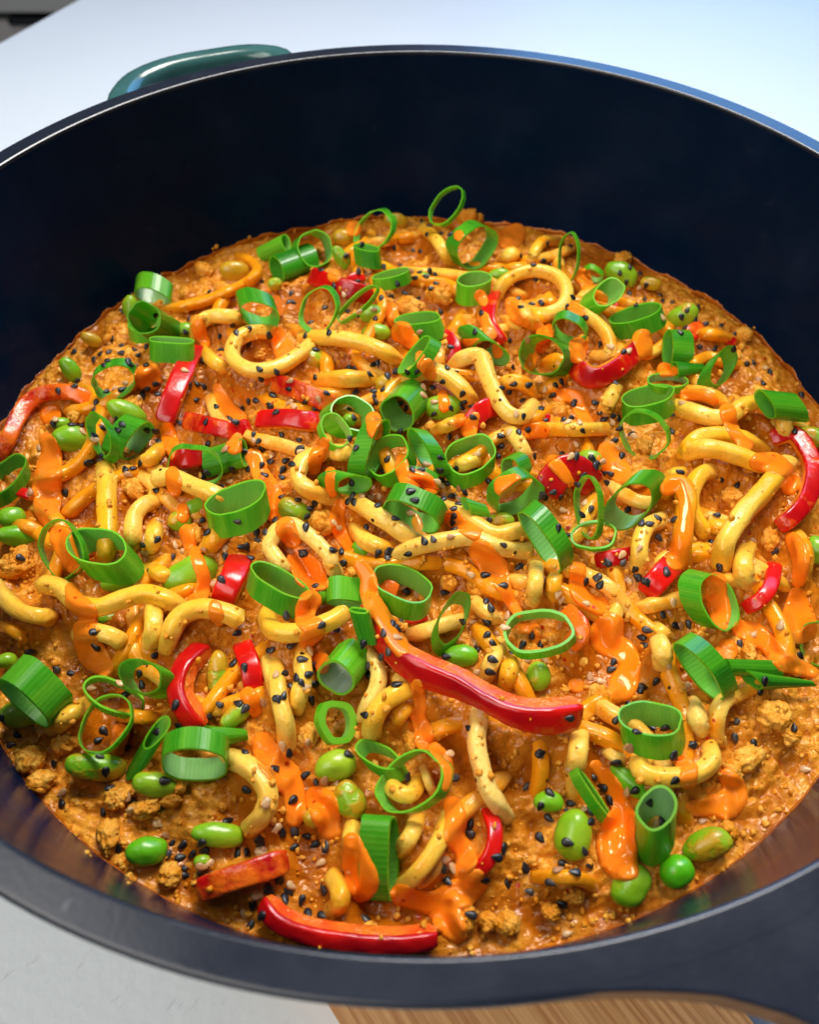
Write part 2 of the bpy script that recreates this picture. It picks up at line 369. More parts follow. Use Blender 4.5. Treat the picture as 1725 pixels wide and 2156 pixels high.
# loop handle
oz = -.05*S
pts = [on_plane(x, y, oz) for x, y in ((236, 214), (246, 186), (275, 160), (325, 138), (380, 124), (435, 115), (500, 106), (550, 106), (588, 116))]
pts = [p*np.array([.958, .958, 0])+np.array([0, 0, oz-ZB]) for p in pts]
def inw(p, r): q = p.copy(); q[:2] *= r*S/np.hypot(*p[:2]); return q
pts = [inw(pts[0], 1.0)]+pts+[inw(pts[-1], 1.0)]
P, L = resample(catmull(pts, 12), .003); T, N, B = frames(P, np.array([0, 0, 1.0]))
th = np.linspace(0, 2*math.pi, 20, endpoint=False)
V = P[:, None]+N[:, None]*(np.sign(np.sin(th))*np.abs(np.sin(th))**.8*.0042)[None, :, None]+B[:, None]*(np.sign(np.cos(th))*np.abs(np.cos(th))**.8*.0046)[None, :, None]
add('loop_handle', mesh('loop_handle', V.reshape(-1, 3), grid_faces(len(P), 20, wrap_m=True), M['teal']), pan)
# long handle
ax = -62.0
hp = [(-21.5, 1.0405), (-19.5, 1.0425), (-17.6, 1.0465), (-15.6, 1.0535), (-13.7, 1.063), (-12.2, 1.073), (-10.7, 1.089), (-9.4, 1.105), (-8.4, 1.122), (-7.4, 1.17), (-6.6, 1.25), (-6.0, 1.35)]
pl = lambda a, r: (r*S*math.cos(math.radians(ax+a)), r*S*math.sin(math.radians(ax+a)))
poly = [pl(a, r) for a, r in hp]+[pl(-a, r) for a, r in hp[::-1]]+[pl(a, 1.020) for a in np.linspace(21.5, -21.5, 40)]
me = prism_mesh('handle_bracket', poly, zo-.0085, zo-.0013*S-.00001, M['rim'], .0006); add('handle_bracket', me, pan)
g = bpy.data.meshes.new('x')
ca, sa = math.cos(math.radians(ax)), math.sin(math.radians(ax))
gv = []
rs = np.linspace(1.118*S, 1.118*S+.17, 30); th = np.linspace(0, 2*math.pi, 24, endpoint=False)
for k, r in enumerate(rs):
    t = k/(len(rs)-1); e = min(1, .80+.2*min(1, k/3.))*(1 if k < 28 else .9 if k == 28 else .55); w = (.0205-.004*math.sin(math.pi*t))*e; h = .0085*e
    for a in th:
        x = np.sign(math.cos(a))*abs(math.cos(a))**.6*w; z = np.sign(math.sin(a))*abs(math.sin(a))**.6*h
        gv.append((ca*r-sa*x, sa*r+ca*x, zo-.0045+z+.004*t))
gf = grid_faces(30, 24, wrap_m=True).tolist()+[list(range(24))[::-1], [29*24+i for i in range(24)]]
add('grip', mesh('grip', gv, gf, M['grip']), pan)

# ------------------------------------------------------------------ the curry: one uncountable mass of sauce and fine mince
nr, na = 300, 1150
rr = np.concatenate([[0.0006], np.linspace(0, 1, nr)[1:]**.82])*(.9404*S+.0012); aa = np.linspace(0, 2*math.pi, na, endpoint=False)
AA, RR = np.meshgrid(aa, rr, indexing='ij'); X = RR*np.cos(AA); Y = RR*np.sin(AA)
def crumb_mask(x, y): return np.clip((fbm(x*34, y*34, 2, 3)+.32)*2.6, 0, 1)
def base_z(x, y):
    x = np.asarray(x, float); y = np.asarray(y, float); c = crumb_mask(x, y)
    wx = x+.0012*gnoise(x*300, y*300, 31); wy = y+.0012*gnoise(x*300, y*300, 32)
    big = lumps(wx*165, wy*165, 3); mid = lumps(wx*370, wy*370, 11); sm = lumps(wx*800, wy*800, 17)
    return mound(x, y)+.0016*fbm(x*40, y*40, 7, 3)+c*(.0020*big+.0018*mid+.0011*sm)+(1-c)*(.0008*big+.0006*mid+.0005*sm)-.0042
# height map of what already lies in the pan
HN = 420; HS = .30/HN
HM = np.full((HN, HN), -1.0)
gx = (np.arange(HN)+.5)*HS-.15; GX, GY = np.meshgrid(gx, gx, indexing='ij'); HM = base_z(GX, GY)
def splat(V):
    i = ((V[:, 0]+.15)/HS).astype(int); j = ((V[:, 1]+.15)/HS).astype(int)
    for a in (-1, 0, 1):
        for b in (-1, 0, 1):
            ii = np.clip(i+a, 0, HN-1); jj = np.clip(j+b, 0, HN-1); np.maximum.at(HM, (ii, jj), V[:, 2]-.0003*(abs(a)+abs(b)))
def hm(V): return HM[np.clip(((V[:, 0]+.15)/HS).astype(int), 0, HN-1), np.clip(((V[:, 1]+.15)/HS).astype(int), 0, HN-1)]
THINGS = []   # dict(o, kind, look, xy, ref)
def reg(o, kind, look, xy, ref=None, label=None):
    THINGS.append(dict(o=o, kind=kind, look=look, xy=np.array(xy, float), ref=ref, label=label)); return o
# ------------------------------------------------------------------ builders for the food
def lump_mesh(P, r, seed, mat, name, flat=.75, col=(0, 0)):
    n, m = 26, 36; th = np.linspace(0.02, math.pi-.02, n); ph = np.linspace(0, 2*math.pi, m, endpoint=False)
    TH, PH = np.meshgrid(th, ph, indexing='ij'); D = np.stack([np.sin(TH)*np.cos(PH), np.sin(TH)*np.sin(PH), np.cos(TH)], -1)
    q = D*1.9+seed*7.13
    f = 1+.42*(lumps(q[..., 0]+q[..., 2]*.7, q[..., 1]-q[..., 2]*.6, seed % 50)-.35)+.16*gnoise(q[..., 0]*2.2+q[..., 2], q[..., 1]*2.2, seed % 40)
    f += .22*(lumps(q[..., 0]*2.4+q[..., 2]*1.9, q[..., 1]*2.4-q[..., 2]*1.6, seed % 37)-.3)
    rs = np.random.RandomState(seed); a = rs.uniform(0, 6.28); st = rs.uniform(.75, 1.35)
    f += .16*gnoise(q[..., 0]*5+q[..., 2]*4, q[..., 1]*5-q[..., 2]*3, 7)+.10*gnoise(q[..., 0]*9-q[..., 2]*8, q[..., 1]*9+q[..., 2]*6, 9)
    V = D*f[..., None]*r; ca, sa = math.cos(a), math.sin(a); x = V[..., 0]*st; y = V[..., 1]/st
    V = np.stack([ca*x-sa*y, sa*x+ca*y, V[..., 2]*flat], -1).reshape(-1, 3)
    o = add(name, mesh(name, V, grid_faces(n, m, wrap_m=True), mat)); o.location = P; return o, V+np.asarray(P)
def mince(c, u, v, r, i):
    xy = px(c, u, v); P, t = on_surface(*xy, .001); R = r*CR[c][2]*t/FOC*.84
    P = P+np.array([0, 0, -.001+max(0, float(hm(P[None])[0])-P[2])*.4+R*.05])
    o, V = lump_mesh(P, R, 100+i, M['mince'], 'mince_crumble'); splat(V)
    reg(o, 'mince', 'orange lump of mince', xy)
def bean(c, u, v, a, b, th=0, cov=.35, deep=.3, ref=None, label=None):
    xy = px(c, u, v); P, t = on_surface(*xy, .002); k = CR[c][2]*t/FOC; A, B = a*k, b*k
    t0 = math.radians(th); ex = RGT*math.cos(t0)-UPV*math.sin(t0); ez = -ray(*xy); ez /= np.linalg.norm(ez)
    ex = ex-ez*(ex@ez); ex /= np.linalg.norm(ex); ey = np.cross(ez, ex)
    n, m = 20, 28; TH, PH = np.meshgrid(np.linspace(.01, math.pi-.01, n), np.linspace(0, 2*math.pi, m, endpoint=False), indexing='ij')
    z = np.cos(TH); rr_ = np.sin(TH)**.86
    dimple = 1-.10*np.exp(-((PH-2.2)/.35)**2)*np.exp(-(z/.5)**2)
    x = z*A; y = rr_*np.cos(PH)*B*dimple*(1+.06*z)-.10*B*(1-z*z)*math.cos(u); w = rr_*np.sin(PH)*B*.86*dimple
    V = x[..., None]*ex+y[..., None]*ey+w[..., None]*ez; V = V.reshape(-1, 3); P = P-ez*B*.12
    V *= 1+.10*gnoise(V[:, 0]*260+u, V[:, 1]*260+V[:, 2]*200, 5)[:, None]
    o = add('edamame_bean', mesh('edamame_bean', V, grid_faces(n, m, wrap_m=True), M['bean'])); o.location = P; o.color = (cov, deep, 0, 1)
    splat(V+P); reg(o, 'bean', 'sauce-smeared edamame bean' if cov > .45 else ('deep green edamame bean' if deep > .6 else 'green edamame bean'), xy, ref, label)
def noodle(c, pts, w=110, lv=0, cov=.45, pale=0.0, ends='00', arch=2.0, ref=None, label=None):
    n = len(pts); sc = CR[c][2]; P = []; Rr = []
    for i, p in enumerate(pts):
        s = i/(n-1); X_, Y_ = px(p[3] if len(p) > 3 else c, p[0], p[1])
        lift = (1.3+lv*3.4+arch*1.5*math.sin(math.pi*s))*.001+(p[2]*.001 if len(p) > 2 else 0)
        if i == 0 and ends[0] == '0': lift -= .0052
        if i == n-1 and ends[1] == '0': lift -= .0052
        q, t = on_surface(X_, Y_, lift); P.append(q); Rr.append(w*sc*.5*t/FOC)
    C4 = catmull(np.c_[np.array(P), np.array(Rr)], 12); C4, L = resample(C4, .0011); P = C4[:, :3]; R = C4[:, 3]
    sd = int(abs(pts[0][0]*7+pts[0][1]*3)) % 900
    R = R*(1+.09*gnoise(L*130+sd, L*0+.5, 3)+.05*gnoise(L*420+sd, L*0+.3, 4))
    T, N, B = frames(P, np.array([0, 0, 1.0])); tw = .8*gnoise(L*50+sd, L*0+.7, 9)+sd
    m = 20; ph = np.linspace(0, 2*math.pi, m, endpoint=False); PH = ph[None]+0*tw[:, None]
    sq = 1/(np.abs(np.cos(PH-tw[:, None]))**3.0+np.abs(np.sin(PH-tw[:, None]))**3.0)**(1/3.0)
    sq = sq/1.06+.035*gnoise(PH*1.3+sd, L[:, None]*300+0*PH, 6)
    cap = np.ones(len(P)); e = np.minimum(L, L[-1]-L)/R; cap = np.where(e < .45, np.sqrt(np.clip(1-((.45-e)/.45)**2, .04, 1)), 1)
    rad = R[:, None]*sq*cap[:, None]
    V = P[:, None]+N[:, None]*(rad*np.sin(PH))[..., None]+B[:, None]*(rad*np.cos(PH))[..., None]; V = V.reshape(-1, 3)
    k = len(P); F = grid_faces(k, m, wrap_m=True).tolist()+[list(range(m))[::-1], [(k-1)*m+i for i in range(m)]]
    o = centred('udon_noodle', V, F, M['noodle'], P[k//2]); o.color = (cov, pale, 0, 1); splat(V)
    bend = np.linalg.norm(P[0]-P[-1])/max(L[-1], 1e-6)
    look = ('short ' if L[-1] < .018 else 'long ' if L[-1] > .045 else '')+('looped ' if bend < .45 else 'curved ' if bend < .82 else '')+('pale ' if pale > .4 else '')+'udon noodle'
    if cov > .6: look = 'sauce-coated '+look
    ctr = np.array(project(P[k//2])[:2]); reg(o, 'noodle', look, ctr, ref, label)
def pepper(c, pts, w, roll=0.0, thick=4.4, lv=.6, cov=.35, arch=1.5, ends='00', ref=None, label=None, look=None):
    n = len(pts); sc = CR[c][2]; P = []; Rr = []
    for i, p in enumerate(pts):
        s = i/(n-1); X_, Y_ = px(p[4] if len(p) > 4 else c, p[0], p[1])
        lift = (1.5+lv*3+arch*math.sin(math.pi*s))*.001+(p[2]*.001 if len(p) > 2 else 0)
        if i == 0 and ends[0] == '0': lift -= .002
        if i == n-1 and ends[1] == '0': lift -= .002
        q, t = on_surface(X_, Y_, lift); P.append(q); Rr.append((p[3] if len(p) > 3 else w)*sc*.5*t/FOC)
    C4, L = resample(catmull(np.c_[np.array(P), np.array(Rr)], 12), .0011); P = C4[:, :3]; R = C4[:, 3]
    vw = CAM-P; vw /= np.linalg.norm(vw, axis=1, keepdims=True)
    T, N, B = frames(P, vw*.75+np.array([0, 0, .25])); sd = int(abs(pts[0][0]*5+pts[0][1])) % 700
    ro = math.radians(roll)+.12*gnoise(L*60+sd, L*0, 3); N2 = N*np.cos(ro)[:, None]+B*np.sin(ro)[:, None]; B2 = B*np.cos(ro)[:, None]-N*np.sin(ro)[:, None]
    hw = R*(1+.06*gnoise(L*140+sd, L*0+.2, 5)); e = np.minimum(L, L[-1]-L); cap = np.sqrt(np.clip(e/.0016, .05, 1)); hw = hw*(.72+.28*cap); ht = thick*.0004*(.5+.5*cap)
    def prof(a0, a1, k):
        a = np.linspace(a0, a1, k); x = np.sign(np.cos(a))*np.abs(np.cos(a))**.30; y = np.sign(np.sin(a))*np.abs(np.sin(a))**.30; return x, y+.10*np.where(y > 0, 1-x*x, 0)
    def sheet(x, y, bumpy):
        j = bumpy*gnoise(L[:, None]*700+sd, np.arange(len(x))[None]*.6+0*L[:, None], 8)
        return (P[:, None]+B2[:, None]*(hw[:, None]*x[None]*(1+j*.3))[..., None]+N2[:, None]*((ht[:, None]*(y[None]+j))[..., None])).reshape(-1, 3)
    k = len(P); root = empty('pepper_strip', P[k//2]); root.color = (cov, 0, 0, 1)
    x, y = prof(.12, math.pi-.12, 17); Vs = sheet(x, y, .10); a = add('skin', mesh('skin', Vs-P[k//2], grid_faces(k, len(x)), M['pskin']), root); a.color = (cov, 0, 0, 1)
    x, y = prof(math.pi-.12, 2*math.pi+.12, 19); m = len(x); Vf = sheet(x, y, .22)
    b = add('flesh', mesh('flesh', Vf-P[k//2], grid_faces(k, m), M['pflesh']), root); b.color = (cov+.28, 0, 0, 1)
    for i in (0, k-1):
        ends_v = []; ends_f = []
        ring = np.vstack([Vs.reshape(k, -1, 3)[i], Vf.reshape(k, -1, 3)[i]])-P[k//2]; s0 = len(ends_v); ends_v += ring.tolist()+[ring.mean(0).tolist()]
        ends_f += [(s0+q, s0+(q+1) % len(ring), s0+len(ring)) for q in range(len(ring))]
        d = add('cut_end', mesh('cut_end', ends_v, ends_f, M['pflesh'], smooth=False), root); d.color = (cov, 0, 0, 1)
    splat(Vs); splat(Vf)
    lk = look or (('short ' if L[-1] < .016 else '')+('sauce-smeared ' if cov > .5 else 'bright ')+'red pepper '+('chunk' if L[-1] < .016 else 'strip'))
    reg(root, 'pepper', lk, np.array(project(P[k//2])[:2]), ref, label)
def onion(c, u, v, a, b, th, ex, ey, tone=.35, white=0.0, thick=.42, gap=0, sink=.0006, ref=None, label=None, look=None, taper=0.0, push=0.0):
    """one cut ring of spring onion: (u,v) middle of the nearer opening, a,b,th its half axes and turn, (ex,ey) the offset of the far opening"""
    X0, Y0 = px(c, u, v); sc = CR[c][2]; a, b, ex, ey = a*sc*1.05, b*sc*1.05, ex*sc*1.14, ey*sc*1.14; sd = int(u*3+v*7) % 997
    P0, t = on_surface(X0, Y0, .006); d = ray(X0, Y0); t -= push
    N_, K = 72, 6; ph = np.linspace(0, 2*math.pi, N_, endpoint=False)
    if gap: ph = np.linspace(math.radians(gap), 2*math.pi-math.radians(gap)*.35, N_)
    t0 = math.radians(th); c0, s0 = math.cos(t0), math.sin(t0)
    wob = 1+.15*gnoise(np.cos(ph)*1.1+sd, np.sin(ph)*1.1+sd*.3, 3)+.025*gnoise(np.cos(ph)*3+sd, np.sin(ph)*3, 4)
    sup = 1/(np.abs(np.cos(ph))**2.25+np.abs(np.sin(ph))**2.25)**(1/2.25)
    cosf = min(.97, max(.30, b/a)); sinf = math.sqrt(1-cosf*cosf)
    el = math.hypot(ex, ey)
    bx, by = -s0, c0                                     # minor axis in the picture
    sg = 1.0 if (ex*bx+ey*by) >= 0 else -1.0             # far opening lies along +minor: the plane leans that way
    ez_ = max(el*cosf/max(sinf, .35), .35*el, .28*a)
    def build(t):
        k = t/FOC; out = []
        for ins in (0, 1):
            th_ = thick*.001/k*ins
            for q in range(K):
                h = q/(K-1); A = (a-th_)*(1-taper*h); Bm = max(b-th_, b*.35)*(1-taper*h); j = 1+.05*gnoise(np.cos(ph)*2+sd+h, np.sin(ph)*2+h*1.3, 8)
                cx_ = A*np.cos(ph)*wob*sup; cy_ = Bm*np.sin(ph)*wob*sup
                Xi = X0+c0*cx_-s0*cy_+ex*h*j; Yi = Y0+s0*cx_+c0*cy_+ey*h*j
                dep = sg*cy_*(sinf/cosf)*.8*(-1)+ez_*h*j       # nearer on the side away from the far opening
                dep = -dep*(-1)
                dirs = FWD[None]+RGT[None]*((Xi-PW/2)/FOC)[:, None]-UPV[None]*((Yi-PH/2)/FOC)[:, None]
                out.append(CAM+dirs*(t+dep*k)[:, None])
        return np.stack(out, 0)
    for _ in range(0 if push else 7):
        G = build(t); Q = G.reshape(-1, 3); cl = Q[:, 2]-hm(Q)
        t += float(np.percentile(cl, 7)+sink)/(-d[2])*.9
    G = build(t); V = []; part = []; aro = []; hei = []
    circ = (a+b)*.5*t/FOC*2*math.pi*1000
    for ins in (0, 1):
        for q in range(K):
            V.append(G[ins*K+q]); part.append(np.full(N_, .5*ins)); aro.append(ph/(2*math.pi)*circ*.16); hei.append(np.full(N_, q/(K-1)*el*t/FOC*160))
    # cut edges get their own vertices
    for q in (0, K-1):
        for ins in (0, 1):
            V.append(G[ins*K+q]); part.append(np.ones(N_)); aro.append(ph/(2*math.pi)*circ*.16); hei.append(np.full(N_, 9.0))
    V = np.array(V); F = []
    wr = not gap
    def quads(r0, r1, flip):
        i = np.arange(N_ if wr else N_-1); j = (i+1) % N_; f = np.stack([r0*N_+i, r0*N_+j, r1*N_+j, r1*N_+i], -1); F.append(f[:, ::-1] if flip else f)
    for q in range(K-1): quads(q, q+1, False); quads(K+q, K+q+1, True)
    quads(2*K, 2*K+1, True); quads(2*K+2, 2*K+3, False)
    F = np.concatenate(F).tolist()
    if gap:
        for i in (0, N_-1): F += [[q*N_+i, (q+1)*N_+i, (K+q+1)*N_+i, (K+q)*N_+i] for q in range(K-1)]
    Vf = V.reshape(-1, 3); low = Vf[Vf[:, 2].argmin()]
    o = centred('spring_onion_ring', Vf, F, M['onion'], (Vf[:, 0].mean(), Vf[:, 1].mean(), low[2]),
                attrs={'part': np.concatenate(part), 'around': np.concatenate(aro), 'height': np.concatenate(hei)})
    o.color = (tone, white, 0, 1); SPL.append(Vf)
    big_ = a*t/FOC*1000
    lk = look or (('pale green ' if tone > .7 else 'dark green ' if tone < .22 else 'green ')+('spring onion tube' if el > 1.1*b and el > .75*a else 'flattened spring onion ring' if b/a < .36 else 'thin spring onion loop' if el < .22*a else 'spring onion ring'))
    reg(o, 'onion', lk, (X0+ex/2, Y0+ey/2), ref, label)
SPL = []
def cast(dg, X_, Y_):
    d = ray(X_, Y_); n = d/np.linalg.norm(d)
    ok, loc, nor, idx, ob, mt = SC.ray_cast(dg, Vector(CAM), Vector(n))
    if not ok: return None
    return (np.array(loc)-CAM)@FWD, np.array(nor), ob
def drizzle(dg, c, pts, hmax=1.1, look=None, ref=None, label=None):
    sc = CR[c][2]; Q = np.array([(*px(p[3] if len(p) > 3 else c, p[0], p[1]), p[2]*sc) for p in pts])
    if len(Q) > 2: Q = catmull(Q, 6)
    elif len(Q) == 1: Q = np.vstack([Q, Q+np.array([.5, .5, 0])])
    sd = int(abs(pts[0][0]*3+pts[0][1])) % 800
    st = 2.0 if Q[:, 2].max() < 22 else 2.6
    x0, y0 = (Q[:, :2]-Q[:, 2:]).min(0)-6; x1, y1 = (Q[:, :2]+Q[:, 2:]).max(0)+6
    gx_ = np.arange(x0, x1, st); gy_ = np.arange(y0, y1, st); A, B_ = np.meshgrid(gx_, gy_, indexing='ij')
    f = np.full(A.shape, -1e9); wl = np.ones(A.shape)
    for p, q in zip(Q[:-1], Q[1:]):
        dx, dy = q[0]-p[0], q[1]-p[1]; tt = np.clip(((A-p[0])*dx+(B_-p[1])*dy)/(dx*dx+dy*dy+1e-9), 0, 1)
        w = p[2]+(q[2]-p[2])*tt; v = w-np.hypot(A-p[0]-dx*tt, B_-p[1]-dy*tt); wl = np.where(v > f, w, wl); f = np.maximum(f, v)
    f = f+wl*(.20+.18*gnoise(A*.03+sd, B_*.03, 2)+.06*gnoise(A*.10+sd, B_*.10, 3))
    inside = f > -st*1.6
    ys, xs = np.gradient(f, st); gl = np.hypot(ys, xs)+1e-6
    out = f < 0; A2 = np.where(out, A-ys/gl*f/np.maximum(gl, .5), A); B2 = np.where(out, B_-xs/gl*f/np.maximum(gl, .5), B_)
    T_ = np.full(A.shape, np.nan)
    for i, j in zip(*np.nonzero(inside)):
        h = cast(dg, A2[i, j], B2[i, j])
        if h: T_[i, j] = h[0]
    ok = inside & np.isfinite(T_)
    if ok.sum() < 6: return
    host = np.where(ok, T_, 0); m = ok.astype(float); sm = host.copy(); mm = m.copy()
    base_t = np.median(T_[ok]); span = .010
    host = np.where(ok, np.clip(host, base_t-span, base_t+span*.7), 0); sm = host.copy(); h0 = host.copy()
    for _ in range(26):
        def blur(z):
            z = np.pad(z, 1, mode='edge'); z = z[:-2]+2*z[1:-1]+z[2:]; return (z[:, :-2]+2*z[:, 1:-1]+z[:, 2:])/16
        num = blur(np.where(ok, sm, 0)); den = blur(m); sm = np.where(ok, num/np.maximum(den, 1e-9), 0); sm = np.minimum(sm, h0+.0002)
    k = base_t/FOC*1000
    rel = np.clip(f/np.maximum(wl, 1), 0, 1); H = np.minimum(hmax, .55*wl*k)*np.sqrt(1-(1-np.clip(rel*1.9, 0, 1))**2)*.001-.00022
    t = np.minimum(sm, h0+.0002)-H
    for _ in range(3): t = np.where(ok, np.where(rel > .12, np.where(blur(m) > .99, blur(np.where(ok, t, 0)), t), t), 0)
    idx = -np.ones(A.shape, int); idx[ok] = np.arange(ok.sum())
    dirs = FWD+RGT*((A2[..., None]-PW/2)/FOC)-UPV*((B2[..., None]-PH/2)/FOC); V = (CAM+dirs*t[..., None])[ok]
    a, b, c_, d = idx[:-1, :-1], idx[1:, :-1], idx[1:, 1:], idx[:-1, 1:]
    keep = (a >= 0) & (b >= 0) & (c_ >= 0) & (d >= 0) & ((f[:-1, :-1] > 0) | (f[1:, :-1] > 0) | (f[1:, 1:] > 0) | (f[:-1, 1:] > 0))
    F = np.stack([a[keep], d[keep], c_[keep], b[keep]], -1)
    if len(F) < 4: return
    # give it an underside so that it is a closed body of sauce
    back = (CAM+dirs*(np.maximum(t, h0)+.0007)[..., None])[ok]; n = len(V)
    E_ = np.concatenate([F[:, [0, 1]], F[:, [1, 2]], F[:, [2, 3]], F[:, [3, 0]]]); key = np.sort(E_, 1); _, inv, cnt = np.unique(key[:, 0]*n+key[:, 1], return_inverse=True, return_counts=True)
    be = E_[cnt[inv] == 1]; side = np.stack([be[:, 1], be[:, 0], be[:, 0]+n, be[:, 1]+n], -1)
    F = np.concatenate([F, F[:, ::-1]+n, side]); V = np.concatenate([V, back])
    used = np.unique(F); re = -np.ones(2*n, int); re[used] = np.arange(len(used)); V = V[used]; F = re[F]
    lo = V[V[:, 2].argmin()]; o = centred('sauce_drizzle', V, F, M['drizzle'], lo)
    big = Q[:, 2].max()*k; L = np.linalg.norm(np.diff(Q[:, :2], axis=0), axis=1).sum()*k
    lk = look or (('drop' if L < 3 and big < 3 else 'blob' if L < 1.6*big else 'broad smear' if big > 6 else 'streak')+' of orange chilli mayonnaise')
    reg(o, 'drizzle', lk, (Q[len(Q)//2, 0], Q[len(Q)//2, 1]), ref, label)
# sesame: one shape in a few variants, laid on whatever is below
def seed_mesh(name, mat, sd):
    n, m = 9, 12; TH, PH = np.meshgrid(np.linspace(.02, math.pi-.02, n), np.linspace(0, 2*math.pi, m, endpoint=False), indexing='ij')
    rs = np.random.RandomState(sd); z = np.cos(TH); w = np.sin(TH)**1.1*(1-.48*z)
    V = np.stack([z*1.55, w*np.cos(PH)*.98, w*np.sin(PH)*.52*(1+.12*np.cos(3*PH))], -1)*rs.uniform(.94, 1.06, 3)
    V[..., 2] += .10*z*z-.04
    return mesh(name, V.reshape(-1, 3)*.001, grid_faces(n, m, wrap_m=True), mat)
def seeds(dg, D, black):
    name = 'black_sesame_seed' if black else 'white_sesame_seed'; mats = [seed_mesh(name, M['black' if black else 'white'], k) for k in range(5)]
    allp = []
    for c, lst in D.items():
        for p in lst: allp.append(px(c, *p[:2]))
    hits = []
    for X_, Y_ in allp:
        h = cast(dg, X_, Y_)
        if h: hits.append((h[0], X_, Y_, h[1], h[2]))
    hits.sort(key=lambda h: h[0])
    rest_v, rest_f = [], []
    proto = None; k = 0
    for t, X_, Y_, nor, ob in hits:
        P = CAM+ray(X_, Y_)*t; v = -ray(X_, Y_); v /= np.linalg.norm(v)
        nz = nor*.75+np.array([0, 0, .2])+v*.25; nz /= np.linalg.norm(nz); a = random.uniform(0, 6.28)
        x = np.cross(nz, (math.cos(a), math.sin(a), .3)); x /= np.linalg.norm(x); y = np.cross(nz, x)
        s = random.uniform(.70, .90); R = np.stack([x, y, nz], 1)*s; P = P+nz*.00030
        k += 1
        if k <= 300:
            me = mats[k % 5]
            if proto is None: proto = o = add(name, me)
            else: o = proto.copy(); o.data = me; COL.objects.link(o)
            Mx = Matrix.Identity(4)
            for i in range(3):
                for j in range(3): Mx[i][j] = R[i, j]
                Mx[i][3] = P[i]
            o.matrix_world = Mx
            host = ob
            while host.parent: host = host.parent
            reg(o, 'seed', ('black' if black else 'pale')+' sesame seed', (X_, Y_)); THINGS[-1]['host'] = host.name
        else:
            vv = np.array([q.co[:] for q in mats[k % 5].vertices])@R.T+P; n0 = len(rest_v); rest_v += vv.tolist()
            rest_f += [[n0+i for i in f.vertices] for f in mats[k % 5].polygons]
    if rest_v:
        o = add('sesame_seeds', mesh('sesame_seeds', rest_v, rest_f, M['black' if black else 'white']))
        tag(o, 'tiny black sesame seeds scattered over the far half of the noodles', 'sesame seeds', kind='stuff')
# ------------------------------------------------------------------ what lies where (measured on the photograph, set down on the food's own surface)
for i in range(150):
    a = random.uniform(0, 6.283); r = math.sqrt(random.random())*.90*S
    P = np.array([r*math.cos(a), r*math.sin(a), 0]); P[2] = float(mound(P[0], P[1])); X_, Y_, t = project(P)
    if -20 < X_ < PW+20: mince('Z', X_, Y_, random.uniform(6, 13)*(.19/t)*1.1, i)
for i, (c, u, v, r) in enumerate((('B',880,790,85),('B',1250,230,80),('B',1070,700,90),('B',1230,890,70),('B',440,1100,70),('D',340,1010,90),('D',880,1010,60),('D',360,140,70),
    ('F',70,820,110),('F',100,780,80),('F',820,330,90),('F',1190,610,70),('F',960,770,60),('G',180,830,90),('G',400,720,80),('G',240,960,80),('G',720,1050,85),('G',1040,1080,50),
    ('G',900,1120,80),('J',660,90,90),('J',1040,330,75),('H',530,140,75),('H',1300,230,70),('H',1215,120,60),('H',1120,200,55),('H',560,1120,60),('H',240,1140,80),('H',1120,1010,50),
    ('I',470,190,80),('I',620,270,90),('I',130,130,60),('I',380,820,70),('I',830,740,60),('I',1300,550,60),('I',1450,950,110),('I',1080,1080,70),('E',660,370,60),('E',1200,690,75),('E',1430,950,75),
    ('E',640,570,80),('C',600,960,70),('C',1270,790,55),('C',520,330,60),('A',800,930,75),('A',1380,220,70),('A',1250,80,60),('A',470,980,60),('A',1580,590,60),('L',1290,120,100),('L',1200,190,70),
    ('L',1180,560,60),('K',1290,1090,90),('K',1440,1120,60),('K',1560,1130,80),('K',700,1190,60),('K',480,330,75),('L',220,960,60),('L',80,1060,60),('H',880,1180,60),('I',1560,1060,60))):
    mince(c, u, v, r, 300+i)
